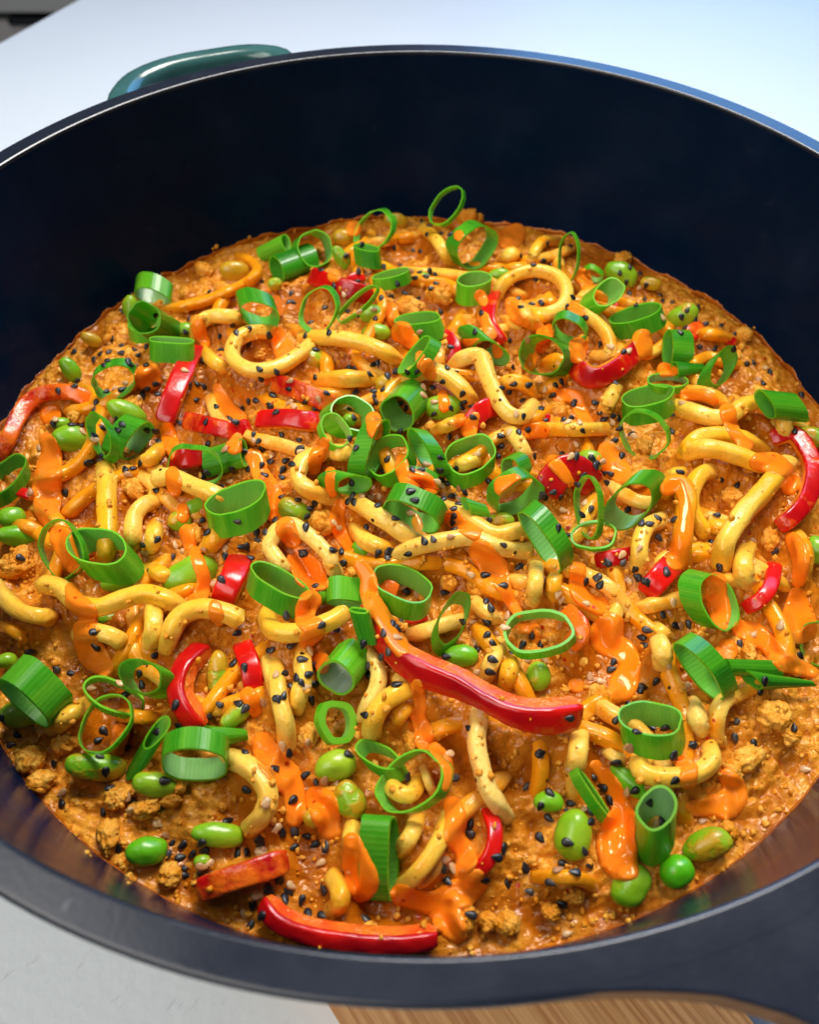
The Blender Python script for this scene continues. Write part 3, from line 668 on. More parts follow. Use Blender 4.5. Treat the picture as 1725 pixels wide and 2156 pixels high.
for b in (('A',800,320,70,50,90,.3,.3),('A',1145,470,65,55,0,.3,.3),('A',560,520,65,40,25,.7,.2),('A',430,710,85,52,55,.4,.3),('A',1440,100,90,65,0,.75,.1),('A',1345,440,100,58,100,.35,.2),
  ('A',780,970,125,72,25,.5,.2),('A',430,1140,105,85,10,.35,.3),('A',370,1040,60,45,0,.5,.3),('B',790,265,75,50,10,.7,.1),('B',450,490,80,42,60,.5,.3),('B',645,840,78,60,0,.3,.3),
  ('B',670,950,90,52,0,.4,.3),('B',270,1115,82,78,0,.5,.1),('B',950,620,62,42,0,.5,.3),('B',1430,600,75,42,0,.4,.2),('B',470,365,70,55,0,.75,.1),('B',45,650,45,40,0,.6,.1),
  ('C',505,440,108,75,30,.45,.3),('C',880,690,100,72,-30,.45,.2),('C',690,490,65,40,10,.7,.1),('D',1080,310,118,82,0,.35,.3),('D',170,950,112,82,30,.5,.2),
  ('D',580,1190,65,60,45,.5,.6),('D',1430,1020,92,55,-10,.5,.1),('D',720,170,60,55,0,.6,.2),('D',500,395,42,40,0,.3,.3),('E',310,490,82,75,20,.35,.1),('E',1680,340,92,62,10,.55,.2),
  ('E',1700,1040,72,90,0,.3,.5),('F',70,520,82,72,0,.35,.6),('F',110,640,132,68,5,.35,.5),('F',1105,540,72,66,0,.55,.4),('F',1215,460,92,58,-20,.5,.5),('F',1170,870,172,108,-25,.45,.2),
  ('F',770,890,145,82,-20,.3,.3),('F',660,1140,82,50,0,.5,.6),('F',400,1080,72,42,50,.7,.3),('F',1490,430,82,50,-20,.3,.5),('F',1580,530,62,42,0,.5,.4),('G',40,230,62,52,0,.35,.3),
  ('G',590,870,190,84,5,.5,.3),('G',950,985,140,78,10,.55,.2),('G',1450,560,112,62,-40,.6,.2),('G',1335,290,132,66,95,.6,.2),('G',110,560,110,90,0,.5,.1),
  ('J',1245,250,52,42,0,.5,.2),('H',330,290,62,46,90,.3,.5),('H',1190,670,108,70,0,.3,.6),('H',1670,790,92,78,90,.45,.3),
  ('K',500,170,132,94,-15,.45,.1),('K',590,370,120,95,60,.48,.0),('K',360,490,62,60,0,.7,.2),('L',60,390,92,66,0,.35,.5),('L',560,260,140,66,38,.3,.8),('L',1040,660,155,92,-20,.5,.2),
  ('L',560,900,142,108,-60,.45,.3)): bean(*b)
bean('J',1340,90,160,76,6,.15,.4,'the shiny bean right of its near twin','long shiny green edamame bean above the two pepper strips at the near rim')
bean('J',900,190,125,88,-4,.12,.9,'the round deep green bean at the lower left','round deep green edamame bean at the lower left edge of the food')
bean('L',215,590,150,115,100,.2,.25,'the upright bean left of the big sauce blob','plump upright green edamame bean left of the big orange sauce blob')
bean('L',850,820,108,96,-30,.12,.95,'the glossy bean at the lower right','glossy bright green edamame bean at the lower right edge of the food')

pepper('A',[(1200,570),(1140,700),(1075,850),(1010,1030)],125,10,4,.9,.12,ref='the red strip at the upper left',label='bright red pepper strip slanting left of the looped noodles at upper left')
pepper('D',[(-10,150),(150,190),(300,250),(420,310)],115,20,4,.8,.6)
pepper('D',[(-60,390),(130,385),(250,400),(330,400)],120,-10,4,.6,.5)
pepper('A',[(1140,1020),(1300,1055),(1430,1080),(1530,1060)],110,10,4,.4,.5)
pepper('A',[(560,900),(440,850),(290,850),(185,900),(110,1000),(50,1130),(-30,1260)],95,0,4,.5,.62,ref='the red pepper arch at the left wall',label='long arched red pepper strip against the left pan wall')
pepper('B',[(270,600),(400,650),(520,690),(640,730)],110,15,4,.6,.2,ref='the red strip in the far left part',label='bright red pepper strip in the far part between spring onion loops')
pepper('B',[(490,640),(590,600)],70,0,4,.6,.25)
pepper('B',[(1410,680),(1370,790),(1370,900),(1450,1020)],95,20,4,.8,.45,ref='the sauced red strip by the far noodle loop',label='red pepper strip with orange sauce left of the far noodle loop')
pepper('B',[(1010,985),(1100,970),(1160,1050),(1130,1150)],72,0,4,.5,.3)
pepper('C',[(190,905),(240,1010),(340,1070),(480,1010),(600,900),(660,820)],125,25,4.6,1.0,.42,ref='the V-shaped red pepper piece',label='V-shaped red pepper piece right of the dark onion curls at far right')
pepper('D',[(1235,430),(1330,330),(1430,310)],125,10,4,1.2,.45)
pepper('E',[(40,690),(110,570),(220,540),(340,640)],190,10,5,.9,.28,ref='the big red pepper chunk',label='big glossy red pepper chunk dotted with seeds right of the onion cluster')
pepper('E',[(1430,350),(1560,320),(1650,420),(1690,560),(1650,720),(1560,830),(1470,890)],105,-15,4,1.0,.5,ref='the red pepper arc at the right',label='large red pepper arc curling at the right edge of the pan')
pepper('E',[(360,1100),(470,1080),(580,1060)],100,10,4,.6,.15)
pepper('I',[(660,200),(740,110),(830,15)],150,10,4.4,1.2,.15,ref='the red pepper wedge',label='bright red pepper wedge with three black seeds at right')
pepper('I',[(1450,30),(1430,150),(1370,240),(1270,300)],92,0,4,.6,.4,ref='the red strip at the right',label='curved red pepper strip pointing down near the right edge')
pepper('F',[(1060,160),(1150,150),(1250,140)],140,0,4,.0,.3)
pepper('F',[(90,355),(200,390)],62,0,4,.3,.2)
pepper('D',[(1620,380),(1740,395)],80,0,4,.3,.2)
pepper('H',[(680,240),(800,280)],130,0,4,.2,.75)
pepper('H',[(850,440),(980,420)],75,0,4,.0,.4)
pepper('I',[(170,310),(260,420),(200,530)],120,10,4.4,.9,.7)
pepper('C',[(465,650),(515,630)],62,0,4,.2,.05)
pepper('H',[(640,460),(650,560),(700,640)],95,0,4,.0,.05)
pepper('C',[(920,810),(1010,765)],110,0,4,.2,.6)
pepper('C',[(1140,840),(1210,850)],55,0,3.5,.1,.45)
pepper('F',[(1485,770),(1440,880),(1400,960),(1370,1040)],155,10,4.4,.8,.25,ref='the red pepper slab left of centre',label='bright red pepper slab left of the folded onion ring')
pepper('G',[(1260,150),(1150,260),(1110,400),(1150,520),(1240,630)],125,38,6,.9,.02,ref='the round red pepper slice',label='round red pepper slice holding a bean at the lower left')
pepper('G',[(1490,120),(1540,260),(1575,430)],130,0,4,.2,.05)
pepper('J',[(1230,430),(1400,365),(1600,300),(1760,245)],150,10,4.6,1.0,.60,ref='the orange-red strip at the lower left',label='orange-red pepper strip above the strip at the near rim')
pepper('K',[(1430,440),(1470,590),(1430,740),(1310,840)],100,-20,4.6,.8,.2,ref='the red crescent near the front',label='red pepper crescent right of the upright onion strip')
pepper('K',[(60,1000),(160,1110),(350,1185),(600,1225),(850,1240),(1120,1215)],118,38,5.5,1.0,.05,ends='11',ref='the red strip at the near rim',label='long glossy red pepper strip lying along the near rim')
pepper('Z',[(782,1268,0,38),(791,1305,.2,44),(834,1371,.5,48),(888,1409,1,62),(967,1439,1.5,54),(1024,1468,2,42),(1089,1499,2.5,54),(1155,1508,2.5,68),(1220,1498,2,64)],52,44,6.5,2.2,.1,arch=2,ends='11',ref='the long wavy red pepper strip',label='long wavy bright red pepper strip at the centre of the pan')

N = noodle
N('Z',[(1040,640),(1058,600),(1090,578),(1130,570),(1172,582),(1193,612),(1182,646),(1145,662),(1105,655)],29,1,.35,.1,ref='the far noodle loop',label='ring-shaped udon noodle loop in the far right part')
N('Z',[(1088,640),(1108,668),(1138,700)],32,1.4,.55,.2)
N('C',[(150,610),(260,670),(360,735),(430,830),(430,930),(330,940)],80,1,.45,.15)
N('B',[(960,310),(1040,380),(1090,460),(1140,545)],80,.5,.35)
N('B',[(1630,560),(1640,470),(1700,390),(1800,400)],70,.5,.5)
N('Z',[(413,722),(418,685),(445,667),(490,668),(520,674)],32,.9,.3,.1)
N('Z',[(425,738),(455,765),(495,790)],32,.4,.4)
N('Z',[(580,702),(530,700),(495,720),(492,756),(530,780),(585,774),(628,748),(660,722)],33,1.2,.3,.1,ref='the looped noodle at the upper left',label='looped yellow udon noodle left of the far onion loops')
N('Z',[(635,712),(700,712),(760,722),(812,742),(845,765)],33,1,.35,.1)
N('Z',[(665,805),(730,797),(795,802)],38,.6,.55,.1)
N('D',[(850,190),(900,115),(1000,85),(1120,135),(1210,215),(1280,300)],108,.9,.4,.15)
N('D',[(1140,90),(1210,10),(1310,0),(1345,90),(1385,190),(1430,285),(1490,355),(1570,370),(1640,300)],108,1.1,.35,.25,ref='the hooked noodle right of the centre',label='pale hooked udon noodle above the big red pepper chunk')
N('D',[(1400,230),(1480,160),(1580,170),(1640,260)],95,.5,.6)
N('D',[(1440,430),(1520,490),(1585,590),(1600,680)],92,.6,.35,.3)
N('D',[(1030,460),(1120,420),(1200,390)],85,.6,.5)
N('D',[(1150,700),(1230,650),(1330,640)],90,.1,.35)
N('D',[(370,510),(330,590),(220,650),(190,760),(280,830),(430,880)],112,.9,.45,.2)
N('D',[(380,600),(450,590),(530,600)],110,.8,.25)
N('D',[(510,870),(640,955),(760,1030),(860,1100),(950,1160)],118,1.1,.38,.25,ref='the noodle below the onion cluster',label='thick pale udon noodle slanting below the central onion cluster')
N('D',[(540,1050),(600,1130),(720,1180),(830,1180)],110,.2,.5)
N('D',[(740,1250),(900,1175),(1080,1135),(1260,1115),(1400,1170),(1620,1200)],108,1.3,.3,.35,ref='the straight noodle in the middle',label='long straight pale udon noodle across the middle of the pan')
N('D',[(1060,920),(1200,970),(1310,1050),(1410,1095),(1520,1075),(1640,1060)],108,.9,.35,.2)
N('E',[(820,60),(1000,70),(1110,115),(1150,170)],95,.8,.55)
N('E',[(825,145),(960,190),(1080,222),(1180,205),(1270,140),(1390,120),(1485,180),(1515,280),(1490,360)],105,1.2,.3,.1,ref='the wavy noodle at the right',label='wavy udon noodle with a hump by the right pan wall')
N('E',[(1390,430),(1280,365),(1150,330),(1000,340),(920,400),(890,490)],108,.7,.42)
N('E',[(895,460),(1000,410),(1120,420),(1250,460),(1380,510),(1500,515)],112,1.4,.38)
N('E',[(1535,500),(1445,600),(1360,700),(1265,800),(1185,920),(1140,1010),(1125,1150)],128,1.9,.32,.05,ref='the big diagonal noodle at the right',label='thick straight udon noodle slanting down at the right')
N('E',[(1110,550),(1010,560),(950,640),(930,740),(960,820),(1010,900),(1000,990)],105,.7,.4)
N('E',[(780,700),(800,640),(880,640),(910,740),(895,850),(880,1000),(860,1150)],125,1.4,.72)
N('E',[(770,850),(670,890),(625,980),(620,1080),(615,1200)],118,1.2,.35,.15)
N('E',[(1285,1000),(1260,1100),(1265,1190),(1290,1260)],125,.7,.3,.1)
N('E',[(1030,890),(1100,890),(1190,890)],95,.6,.45)
N('E',[(1560,920),(1630,1010),(1640,1120),(1600,1220)],100,.5,.6)
N('E',[(400,190),(440,100),(480,10)],92,.4,.35,.2)
N('E',[(-30,290),(150,290),(280,290),(410,290)],92,.7,.55)
N('E',[(780,610),(840,570),(900,560)],90,.3,.4)
N('F',[(945,285),(1050,270),(1200,330),(1350,390),(1430,440)],112,1.1,.35,.2,ends='10',ref='the sauced noodle left of centre',label='pale udon noodle with a band of sauce left of centre')
N('F',[(650,200),(655,330),(655,450),(660,560),(655,700),(640,800)],118,.7,.38,ref='the upright noodle at the left',label='straight upright udon noodle above the pair of onion rings')
N('F',[(1010,430),(890,440),(825,520),(820,640),(855,730)],105,.5,.38,.15)
N('F',[(960,550),(945,640),(925,740)],108,.5,.4)
N('F',[(-60,900),(30,1020),(130,1100),(260,1130),(340,1140)],108,.9,.4,.1)
N('F',[(-20,1170),(90,1220),(200,1300)],80,.1,.6)
N('F',[(245,930),(370,955),(480,1050),(620,1070),(760,1020),(900,990),(1040,1030),(1150,1100)],115,1.5,.32,.0,ends='10',ref='the long wavy noodle at the left',label='long wavy yellow udon noodle below the pair of onion rings')
N('F',[(945,1035),(945,1130),(940,1230),(920,1330)],118,.9,.3,ends='10')
N('F',[(1500,1160),(1380,1105),(1230,1080),(1110,1130),(1050,1230),(1030,1340)],122,1.5,.32,.1,ends='10',ref='the arched noodle left of centre',label='arched yellow udon noodle above the round red pepper slice')
N('F',[(1420,570),(1330,640),(1260,740)],118,.6,.5)
N('F',[(900,830),(1000,870),(1070,900)],100,.2,.5)
N('F',[(870,190),(930,150),(1010,80)],95,.4,.6)
N('H',[(170,200),(90,110),(25,20),(10,1160,0,'D'),(60,1070,0,'D'),(140,1035,0,'D'),(230,1080,0,'D'),(320,1160,0,'D'),(390,1240,0,'D'),(390,90),(430,180)],100,1.2,.25,.45,ref='the looped noodle at the centre',label='pale looped udon noodle with sauce inside, left of centre')
N('H',[(-10,400),(25,500),(150,525),(300,485),(420,435),(490,390)],118,1.6,.3,.05,ends='01',ref='the bent noodle below the onion strip',label='bent yellow udon noodle under the pale onion band')
N('H',[(40,650),(60,820),(80,960),(110,1080),(125,1260)],112,.8,.4,.2)
N('H',[(230,540),(215,700),(220,800),(190,930),(155,1050)],112,.7,.45)
N('H',[(470,580),(600,650),(680,740),(675,860),(615,980),(570,1090)],102,.6,.28,.55,ref='the pale curved noodle at the centre',label='pale curved udon noodle right of the white-lined onion tube')
N('H',[(950,870),(830,885),(720,950),(655,1050),(640,1170)],125,1.2,.3,.05,ref='the curved noodle under the pepper strip',label='bright curved udon noodle below the long wavy pepper strip')
N('H',[(870,550),(980,510),(1100,470),(1210,450)],105,.3,.35,.35)
N('H',[(1310,920),(1300,1080),(1290,1220),(1430,290,0,'K'),(1490,390,0,'K'),(1555,490,0,'K')],118,.9,.22,.7,ref='the pale hanging noodle',label='pale udon noodle hanging down under the long pepper strip')
N('H',[(1250,310),(1340,390),(1430,460)],95,.0,.4,.3)
N('H',[(1450,590),(1380,710),(1340,830)],105,.4,.4,.2)
N('H',[(1520,680),(1490,760),(1470,880)],120,.3,.5)
N('H',[(1660,90),(1650,220),(1630,350)],105,.8,.4,.2)
N('H',[(740,800),(820,810),(880,790)],90,.2,.35,.3)
N('H',[(760,1100),(830,1010),(900,960)],110,.2,.6)
N('G',[(1380,820),(1500,860),(1610,960),(1650,1070),(1610,1180),(1530,1260)],125,.9,.33,.2,ref='the hooked noodle at the lower left',label='hooked udon noodle right of the front onion pair at lower left')
N('G',[(530,490),(420,560),(320,650)],115,.6,.3,.1)
N('G',[(480,60),(600,50),(700,80),(760,120)],118,.8,.4,.1,ends='01')
N('G',[(1620,130),(1680,350),(1720,480)],100,.3,.4,.25)
N('G',[(740,560),(850,570),(980,590)],90,.1,.6)
N('I',[(735,490),(765,570),(745,660)],125,1.0,.35,.3,ends='10')
N('I',[(945,880),(980,980),(1000,1070)],118,.4,.3,.4)
N('I',[(700,400),(760,440),(800,480)],85,.1,.5)
N('L',[(680,80),(615,170),(700,230),(860,235),(990,205),(1065,130),(1050,40)],118,.9,.38,.1,ref='the U-shaped noodle at the lower right',label='U-shaped udon noodle below the front right onion ring')
N('L',[(255,-60),(240,90),(215,220)],128,.7,.3,.2)
N('L',[(390,60),(470,110),(560,130)],80,.0,.4,.4)
N('L',[(-40,855),(120,850),(250,860),(350,910)],90,.2,.65)
N('K',[(1010,480),(960,600),(880,710)],118,.6,.3,.05)
N('K',[(1195,460),(1150,600),(1085,720),(1000,830),(900,930)],118,.8,.35,.05,ref='the noodle right of the upright onion strip',label='yellow udon noodle slanting just right of the upright onion strip')
N('K',[(815,240),(870,320),(960,340),(1020,250)],108,.5,.3)
N('K',[(610,500),(590,620),(600,740)],100,.3,.35)
N('K',[(480,840),(530,980),(460,1090)],118,.5,.45)
N('K',[(1040,170),(1070,260),(1110,370)],60,.2,.3,.4)
N('I',[(130,60),(90,150),(110,260)],100,.3,.55)
N('B',[(1560,500),(1500,470),(1450,520)],90,.1,.5)
N('C',[(30,1000),(130,980),(240,1120)],110,.1,.6)
N('B',[(1200,850),(1160,930),(1100,1000)],95,.1,.6)
N('B',[(1420,880),(1540,890),(1640,950)],85,.4,.5)
N('C',[(-90,690),(0,700),(110,730)],85,.3,.5)

# more noodles and beans lying half drowned in the sauce
for i in range(64):
    a = random.uniform(0, 6.283); r = math.sqrt(random.random())*.82*S; x0, y0 = r*math.cos(a), r*math.sin(a); h = random.uniform(0, 6.28); cv = random.uniform(-55, 55); pp = []
    for k in range(random.randint(6, 11)):
        X_, Y_, t = project((x0, y0, float(mound(x0, y0)))); pp.append((X_, Y_, random.uniform(-1.6, 1.2))); L_ = random.uniform(.0045, .0065); x0 += L_*math.cos(h); y0 += L_*math.sin(h); h += cv*L_*1.6; cv = .6*cv+random.uniform(-45, 45)
        if math.hypot(x0, y0) > .87*S: break
    if len(pp) > 3 and all(-30 < q[0] < PW+30 for q in pp): noodle('Z', pp, 34*(.21/t), random.uniform(-.5, .1), random.uniform(.5, .8), random.choice((0, .2, .4)), arch=1.0)

# the sauce rises between what lies in it: every piece sits half sunk, with a soft edge
def gblur(A, n):
    for _ in range(n):
        A = np.pad(A, 1, mode='edge'); A = (A[:-2]+2*A[1:-1]+A[2:])/4; A = (A[:, :-2]+2*A[:, 1:-1]+A[:, 2:])/4
    return A
B0 = base_z(GX, GY); FILL = gblur(np.clip(gblur(HM, 14)-B0-.0026, 0, .0070)*.88, 2)
Z = base_z(X, Y); fi = np.clip((X+.15)/HS-.5, 0, HN-2); fj = np.clip((Y+.15)/HS-.5, 0, HN-2); i0 = fi.astype(int); j0 = fj.astype(int); fx = fi-i0; fy = fj-j0
rise = (FILL[i0, j0]*(1-fx)+FILL[i0+1, j0]*fx)*(1-fy)+(FILL[i0, j0+1]*(1-fx)+FILL[i0+1, j0+1]*fx)*fy
Z = Z+rise; HM = np.maximum(HM, B0+FILL)
edge = np.clip((RR/(.9404*S)-.965)/.035, 0, 1)
Z = Z*(1-edge*.6)+(-.4188*S+.0012*fbm(X*60, Y*60, 23, 3))*edge*.6
big = crumb_mask(X, Y)*(1-.6*np.clip(rise/.003, 0, 1))*np.clip(lumps(X*165, Y*165, 3)*1.2+.35, 0, 1)
# a thin irregular film where the sauce has crept up the pan wall
dl = .0006+.0010*np.clip(.5+1.6*fbm(aa*14, aa*0+.3, 51, 3), 0, 1.6)+.0016*np.clip(fbm(aa*40, aa*0+.7, 61, 2)-.35, 0, 1)
z0 = Z[:, -1]; cols = []
for dz, dr in ((0*dl, -.0003), (dl*.6, -.00025), (dl, -.00008), (dl, .0006)):
    zz = z0+dz; r_ = wall_r(zz/S)*S+dr; cols.append((r_*np.cos(aa), r_*np.sin(aa), zz))
X = np.c_[X, np.stack([c_[0] for c_ in cols], 1)]; Y = np.c_[Y, np.stack([c_[1] for c_ in cols], 1)]; Z = np.c_[Z, np.stack([c_[2] for c_ in cols], 1)]
big = np.c_[big, np.zeros((na, 4))]
base = add('noodle_sauce', mesh('noodle_sauce', np.stack([X, Y, Z], -1).reshape(-1, 3), grid_faces(na, nr+4, wrap_n=True)[:, ::-1].copy(), M['base'], attrs={'crumb': big.ravel()}))
tag(base, 'thick orange curry sauce with fine mince filling the pan', 'sauce', kind='stuff')


O = onion
O('A',695,785,130,100,-15,12,-38,.25,ref='the loop beside the orange drop at upper left',label='open green onion loop beside a round orange drop at upper left')
O('A',605,1105,140,62,70,50,30,.2)
O('A',850,1145,135,55,-52,-110,-40,.18,white=.25,ref='the striped onion strip at the left',label='striped blue-green onion strip beside a narrow loop at left')
O('A',940,265,112,48,20,12,-85,.55,white=.3)
O('A',885,385,100,90,40,125,75,.22,ref='the onion pile at the upper left wall',label='pile-top dark onion ring at the upper left pan wall')
O('A',1055,525,138,22,3,2,108,.45,white=.1,ref='the onion band at the upper left',label='straight green onion band lying left of the looped noodle')
O('A',900,425,110,35,-8,10,70,.5)
O('A',1600,375,122,78,25,-25,-75,.22)
O('B',1098,165,132,72,-52,16,14,.2,thick=.35,push=.024,ref='the onion loop on the far wall',label='thin dark onion loop standing against the far pan wall')
O('B',295,430,108,98,70,-35,25,.25,white=.15,ref='the far left onion ring',label='round onion ring at the far left edge of the food')
O('B',55,560,82,38,70,190,-70,.12)
O('B',645,325,132,95,-55,28,-8,.28,thick=.35)
O('B',610,425,78,22,10,15,95,.2)
O('B',115,395,52,28,70,-130,65,.6)
O('B',762,585,112,26,-14,12,62,.5,ref='the flat onion piece at the far centre',label='flat bright onion piece right of the far red pepper strip')
O('B',308,815,140,102,-70,22,-12,.3,thick=.35,ref='the arched onion loop at far left',label='tall arched onion loop in front of the far red strip')
O('B',548,768,152,44,-42,14,14,.3,thick=.35)
O('B',1290,425,140,100,-50,-60,-30,.3,ref='the big far onion ring with a sauce drop',label='big folded onion ring with an orange drop, far centre right')
O('B',1275,618,98,48,-6,-8,105,.68,ref='the pale upright onion ring at far centre',label='pale upright onion ring left of the far noodle loop')
O('B',925,860,138,38,-6,40,95,.33)
O('B',905,1085,142,38,-52,60,30,.25)
O('B',1385,1075,112,62,28,-95,-80,.3,white=.1)
O('Z',1140,748,46,40,15,24,6,.12,ref='the dark onion curl at far right',label='dark shiny onion curl with orange streaks at far right')
O('C',185,790,108,72,30,12,-40,.2)
O('C',178,335,145,60,95,14,-5,.4,thick=.35,ref='the narrow loop at the far right edge',label='tall narrow onion loop at the far right food edge')
O('C',430,545,100,72,-35,-85,60,.65,ref='the pale onion ring at far right',label='pale green onion ring below the seeded bean at far right')
O('C',335,445,62,36,25,5,-25,.5)
O('C',595,672,158,46,-16,28,85,.2,ref='the dark wide onion ring at far right',label='wide dark onion ring lying right of the pale one, far right')
O('C',795,890,108,36,92,110,5,.25)
O('C',840,1020,50,24,80,150,-8,.1,taper=.5,look='dark pointed spring onion piece')
O('C',1140,1000,128,62,-62,-70,55,.25,ref='the twisted onion ring at the right wall',label='twisted green onion ring near the right pan wall')
O('C',795,1085,122,44,3,4,36,.3,white=.4)
O('E',672,78,158,60,-12,4,100,.32,ref='the wide onion ring at the right',label='wide green onion ring above a rounder ring at right')
O('E',645,325,152,128,40,14,-16,.4,thick=.55,ref='the round onion ring at the right',label='round open onion ring lying face up at right')
O('E',1395,135,98,42,58,180,20,.35,ref='the onion tube at the right wall',label='short green onion tube at the right pan wall')
O('E',296,770,182,74,86,26,6,.35)
O('E',545,765,168,108,-42,70,-75,.5,white=.2,ref='the leaning onion ring right of the chunk',label='large leaning onion ring right of the big red pepper chunk')
O('E',340,940,136,84,-5,4,14,.5,thick=.55,ref='the small thin ring below the leaning one',label='small thin onion ring below the big leaning ring at right')
O('I',1110,260,172,102,68,-115,-25,.38,ref='the big upright onion ring at the right',label='big upright onion ring filled with orange sauce at right')
O('I',985,685,212,58,50,80,-55,.22,ref='the flattened onion ring at the right',label='flattened dark onion ring leaning left of a dark onion tube')
O('I',690,972,192,100,8,20,128,.42,ref='the deep onion ring at the lower right',label='deep bright green onion ring with seeds inside, lower right')
O('I',1165,655,52,24,70,270,10,.08,look='dark spring onion tube',ref='the dark onion tube at the right',label='dark green onion tube at the right edge')
O('I',1310,735,80,34,40,330,20,.1,taper=.7,look='dark pointed spring onion piece')
O('I',1735,510,142,118,70,16,8,.4,thick=.35,ref='the onion loop cut by the right edge',label='thin onion loop at the right edge of the photo')
O('Z',1134,1328,70,44,-4,4,12,.42,thick=.7,ref='the wide onion ring above the pepper strip',label='wide shallow onion ring right of the middle, above the pepper strip')
O('H',835,215,180,98,20,-12,95,.36,ref='the ring round a red chunk',label='squarish onion ring with a red chunk inside, at the centre')
O('H',1150,430,165,80,-66,-30,60,.4,ref='the slanted oval onion ring',label='slanted oval onion ring right of the centre')
O('H',488,345,118,26,4,2,-125,.62,ref='the pale onion band',label='pale straight onion band at the centre')
O('H',562,385,60,20,8,50,170,.1,look='dark green spring onion scrap')
O('H',425,800,116,86,35,90,-115,.68,white=1.0,thick=.55,ref='the white-lined onion tube',label='white-lined pale onion tube at the centre left')
O('H',435,1072,132,108,75,-26,6,.55,thick=1.5,ref='the thick round onion ring',label='thick-walled round onion ring below the white-lined tube')
O('K',755,95,142,68,25,45,65,.35,ref='the onion ring behind the big one',label='onion ring behind the big sauced ring near the front')
O('K',950,268,215,152,-38,55,5,.28,ref='the big sauced onion ring',label='biggest onion ring with an orange sauce streak, near the front')
O('K',852,735,255,36,91,-155,-10,.28,ref='the upright onion strip',label='tall upright onion strip near the front of the pan')
O('L',345,335,178,20,56,-45,28,.5,look='flat pale spring onion strip',ref='the flat onion strip by the sauce blob',label='flat pale onion strip above the upright bean, lower right')
O('L',730,425,138,112,-62,-14,190,.6,white=.8,thick=.6,ref='the pale onion tube at the lower right',label='pale open onion tube right of the big orange sauce blob')
O('G',140,485,200,48,42,130,-135,.42,ref='the half ring at the left edge',label='wide half-round onion piece at the lower left edge')
O('G',860,320,132,98,25,75,25,.5)
O('G',700,440,192,88,22,4,26,.45,thick=.5,gap=28,ref='the split onion curl',label='split open onion curl at the lower left')
O('G',640,610,190,128,-52,14,12,.42,thick=.35)
O('G',965,665,118,44,-52,-95,165,.22,ref='the folded onion tube at the lower left',label='folded dark onion tube left of a wide ring, lower left')
O('G',1195,865,196,98,4,12,-115,.36,white=.25,ref='the wide front onion ring at the lower left',label='wide streaked onion ring at the lower left front')
O('G',1290,695,72,34,65,190,-15,.3,taper=.5,look='pointed spring onion piece')
O('F',370,715,176,125,76,26,6,.38,thick=.4,ref='the thin loop of the left pair',label='thin upright loop, left one of the pair of onion rings')
O('F',590,695,178,105,8,95,110,.4,white=.05,ref='the wide ring of the left pair',label='wide bright onion ring, right one of the pair at left')
O('F',1452,400,190,78,-22,25,125,.36,ref='the ring round a bean',label='large green onion ring around a bean, left of centre')
O('F',1195,215,166,118,10,4,-22,.36,thick=.35)
O('F',1500,120,84,26,82,-200,60,.28)
O('F',30,255,155,72,-45,25,70,.25,ref='the onion ring at the left edge',label='dark onion ring cut by the left edge of the photo')
O('Z',592,1222,68,22,28,-8,38,.3,ref='the folded onion ring left of the pale band',label='folded green onion ring left of the pale band at centre')
O('D',530,345,132,96,25,-65,45,.38,ref='the left ring of the cluster',label='left-hand ring of the central onion cluster')
O('D',420,450,108,78,60,-20,25,.85)
O('D',800,350,112,88,60,75,-85,.36,white=.15,ref='the top ring of the cluster',label='topmost ring of the central onion cluster')
O('D',680,570,185,48,108,-95,5,.25)
O('D',735,605,142,98,-45,45,60,.32,ref='the middle ring of the cluster',label='middle ring of the central onion cluster holding a black seed')
O('D',945,580,152,42,62,80,15,.3)
O('D',1250,600,152,106,-22,-6,78,.38,ref='the ring right of the cluster',label='round onion ring just right of the central cluster')
O('D',535,790,106,58,-8,-110,-25,.22,white=.1)
O('D',930,800,122,52,12,0,-60,.3)
O('D',880,985,182,72,24,45,-90,.28,ref='the ring below the cluster',label='wide onion ring just below the central cluster')
O('D',1500,700,78,58,75,55,-30,.28,white=.2)
O('D',1555,865,152,88,-32,-60,-55,.33,ref='the sauced ring left of the chunk',label='onion ring with an orange drop left of the big red chunk')
O('D',1225,920,60,20,65,110,25,.42,taper=.3)
O('Z',1138,1140,72,17,56,24,-22,.2,white=.2,ref='the striped onion strip right of the middle',label='striped dark onion strip right of the straight middle noodle')
for v in SPL: splat(v)

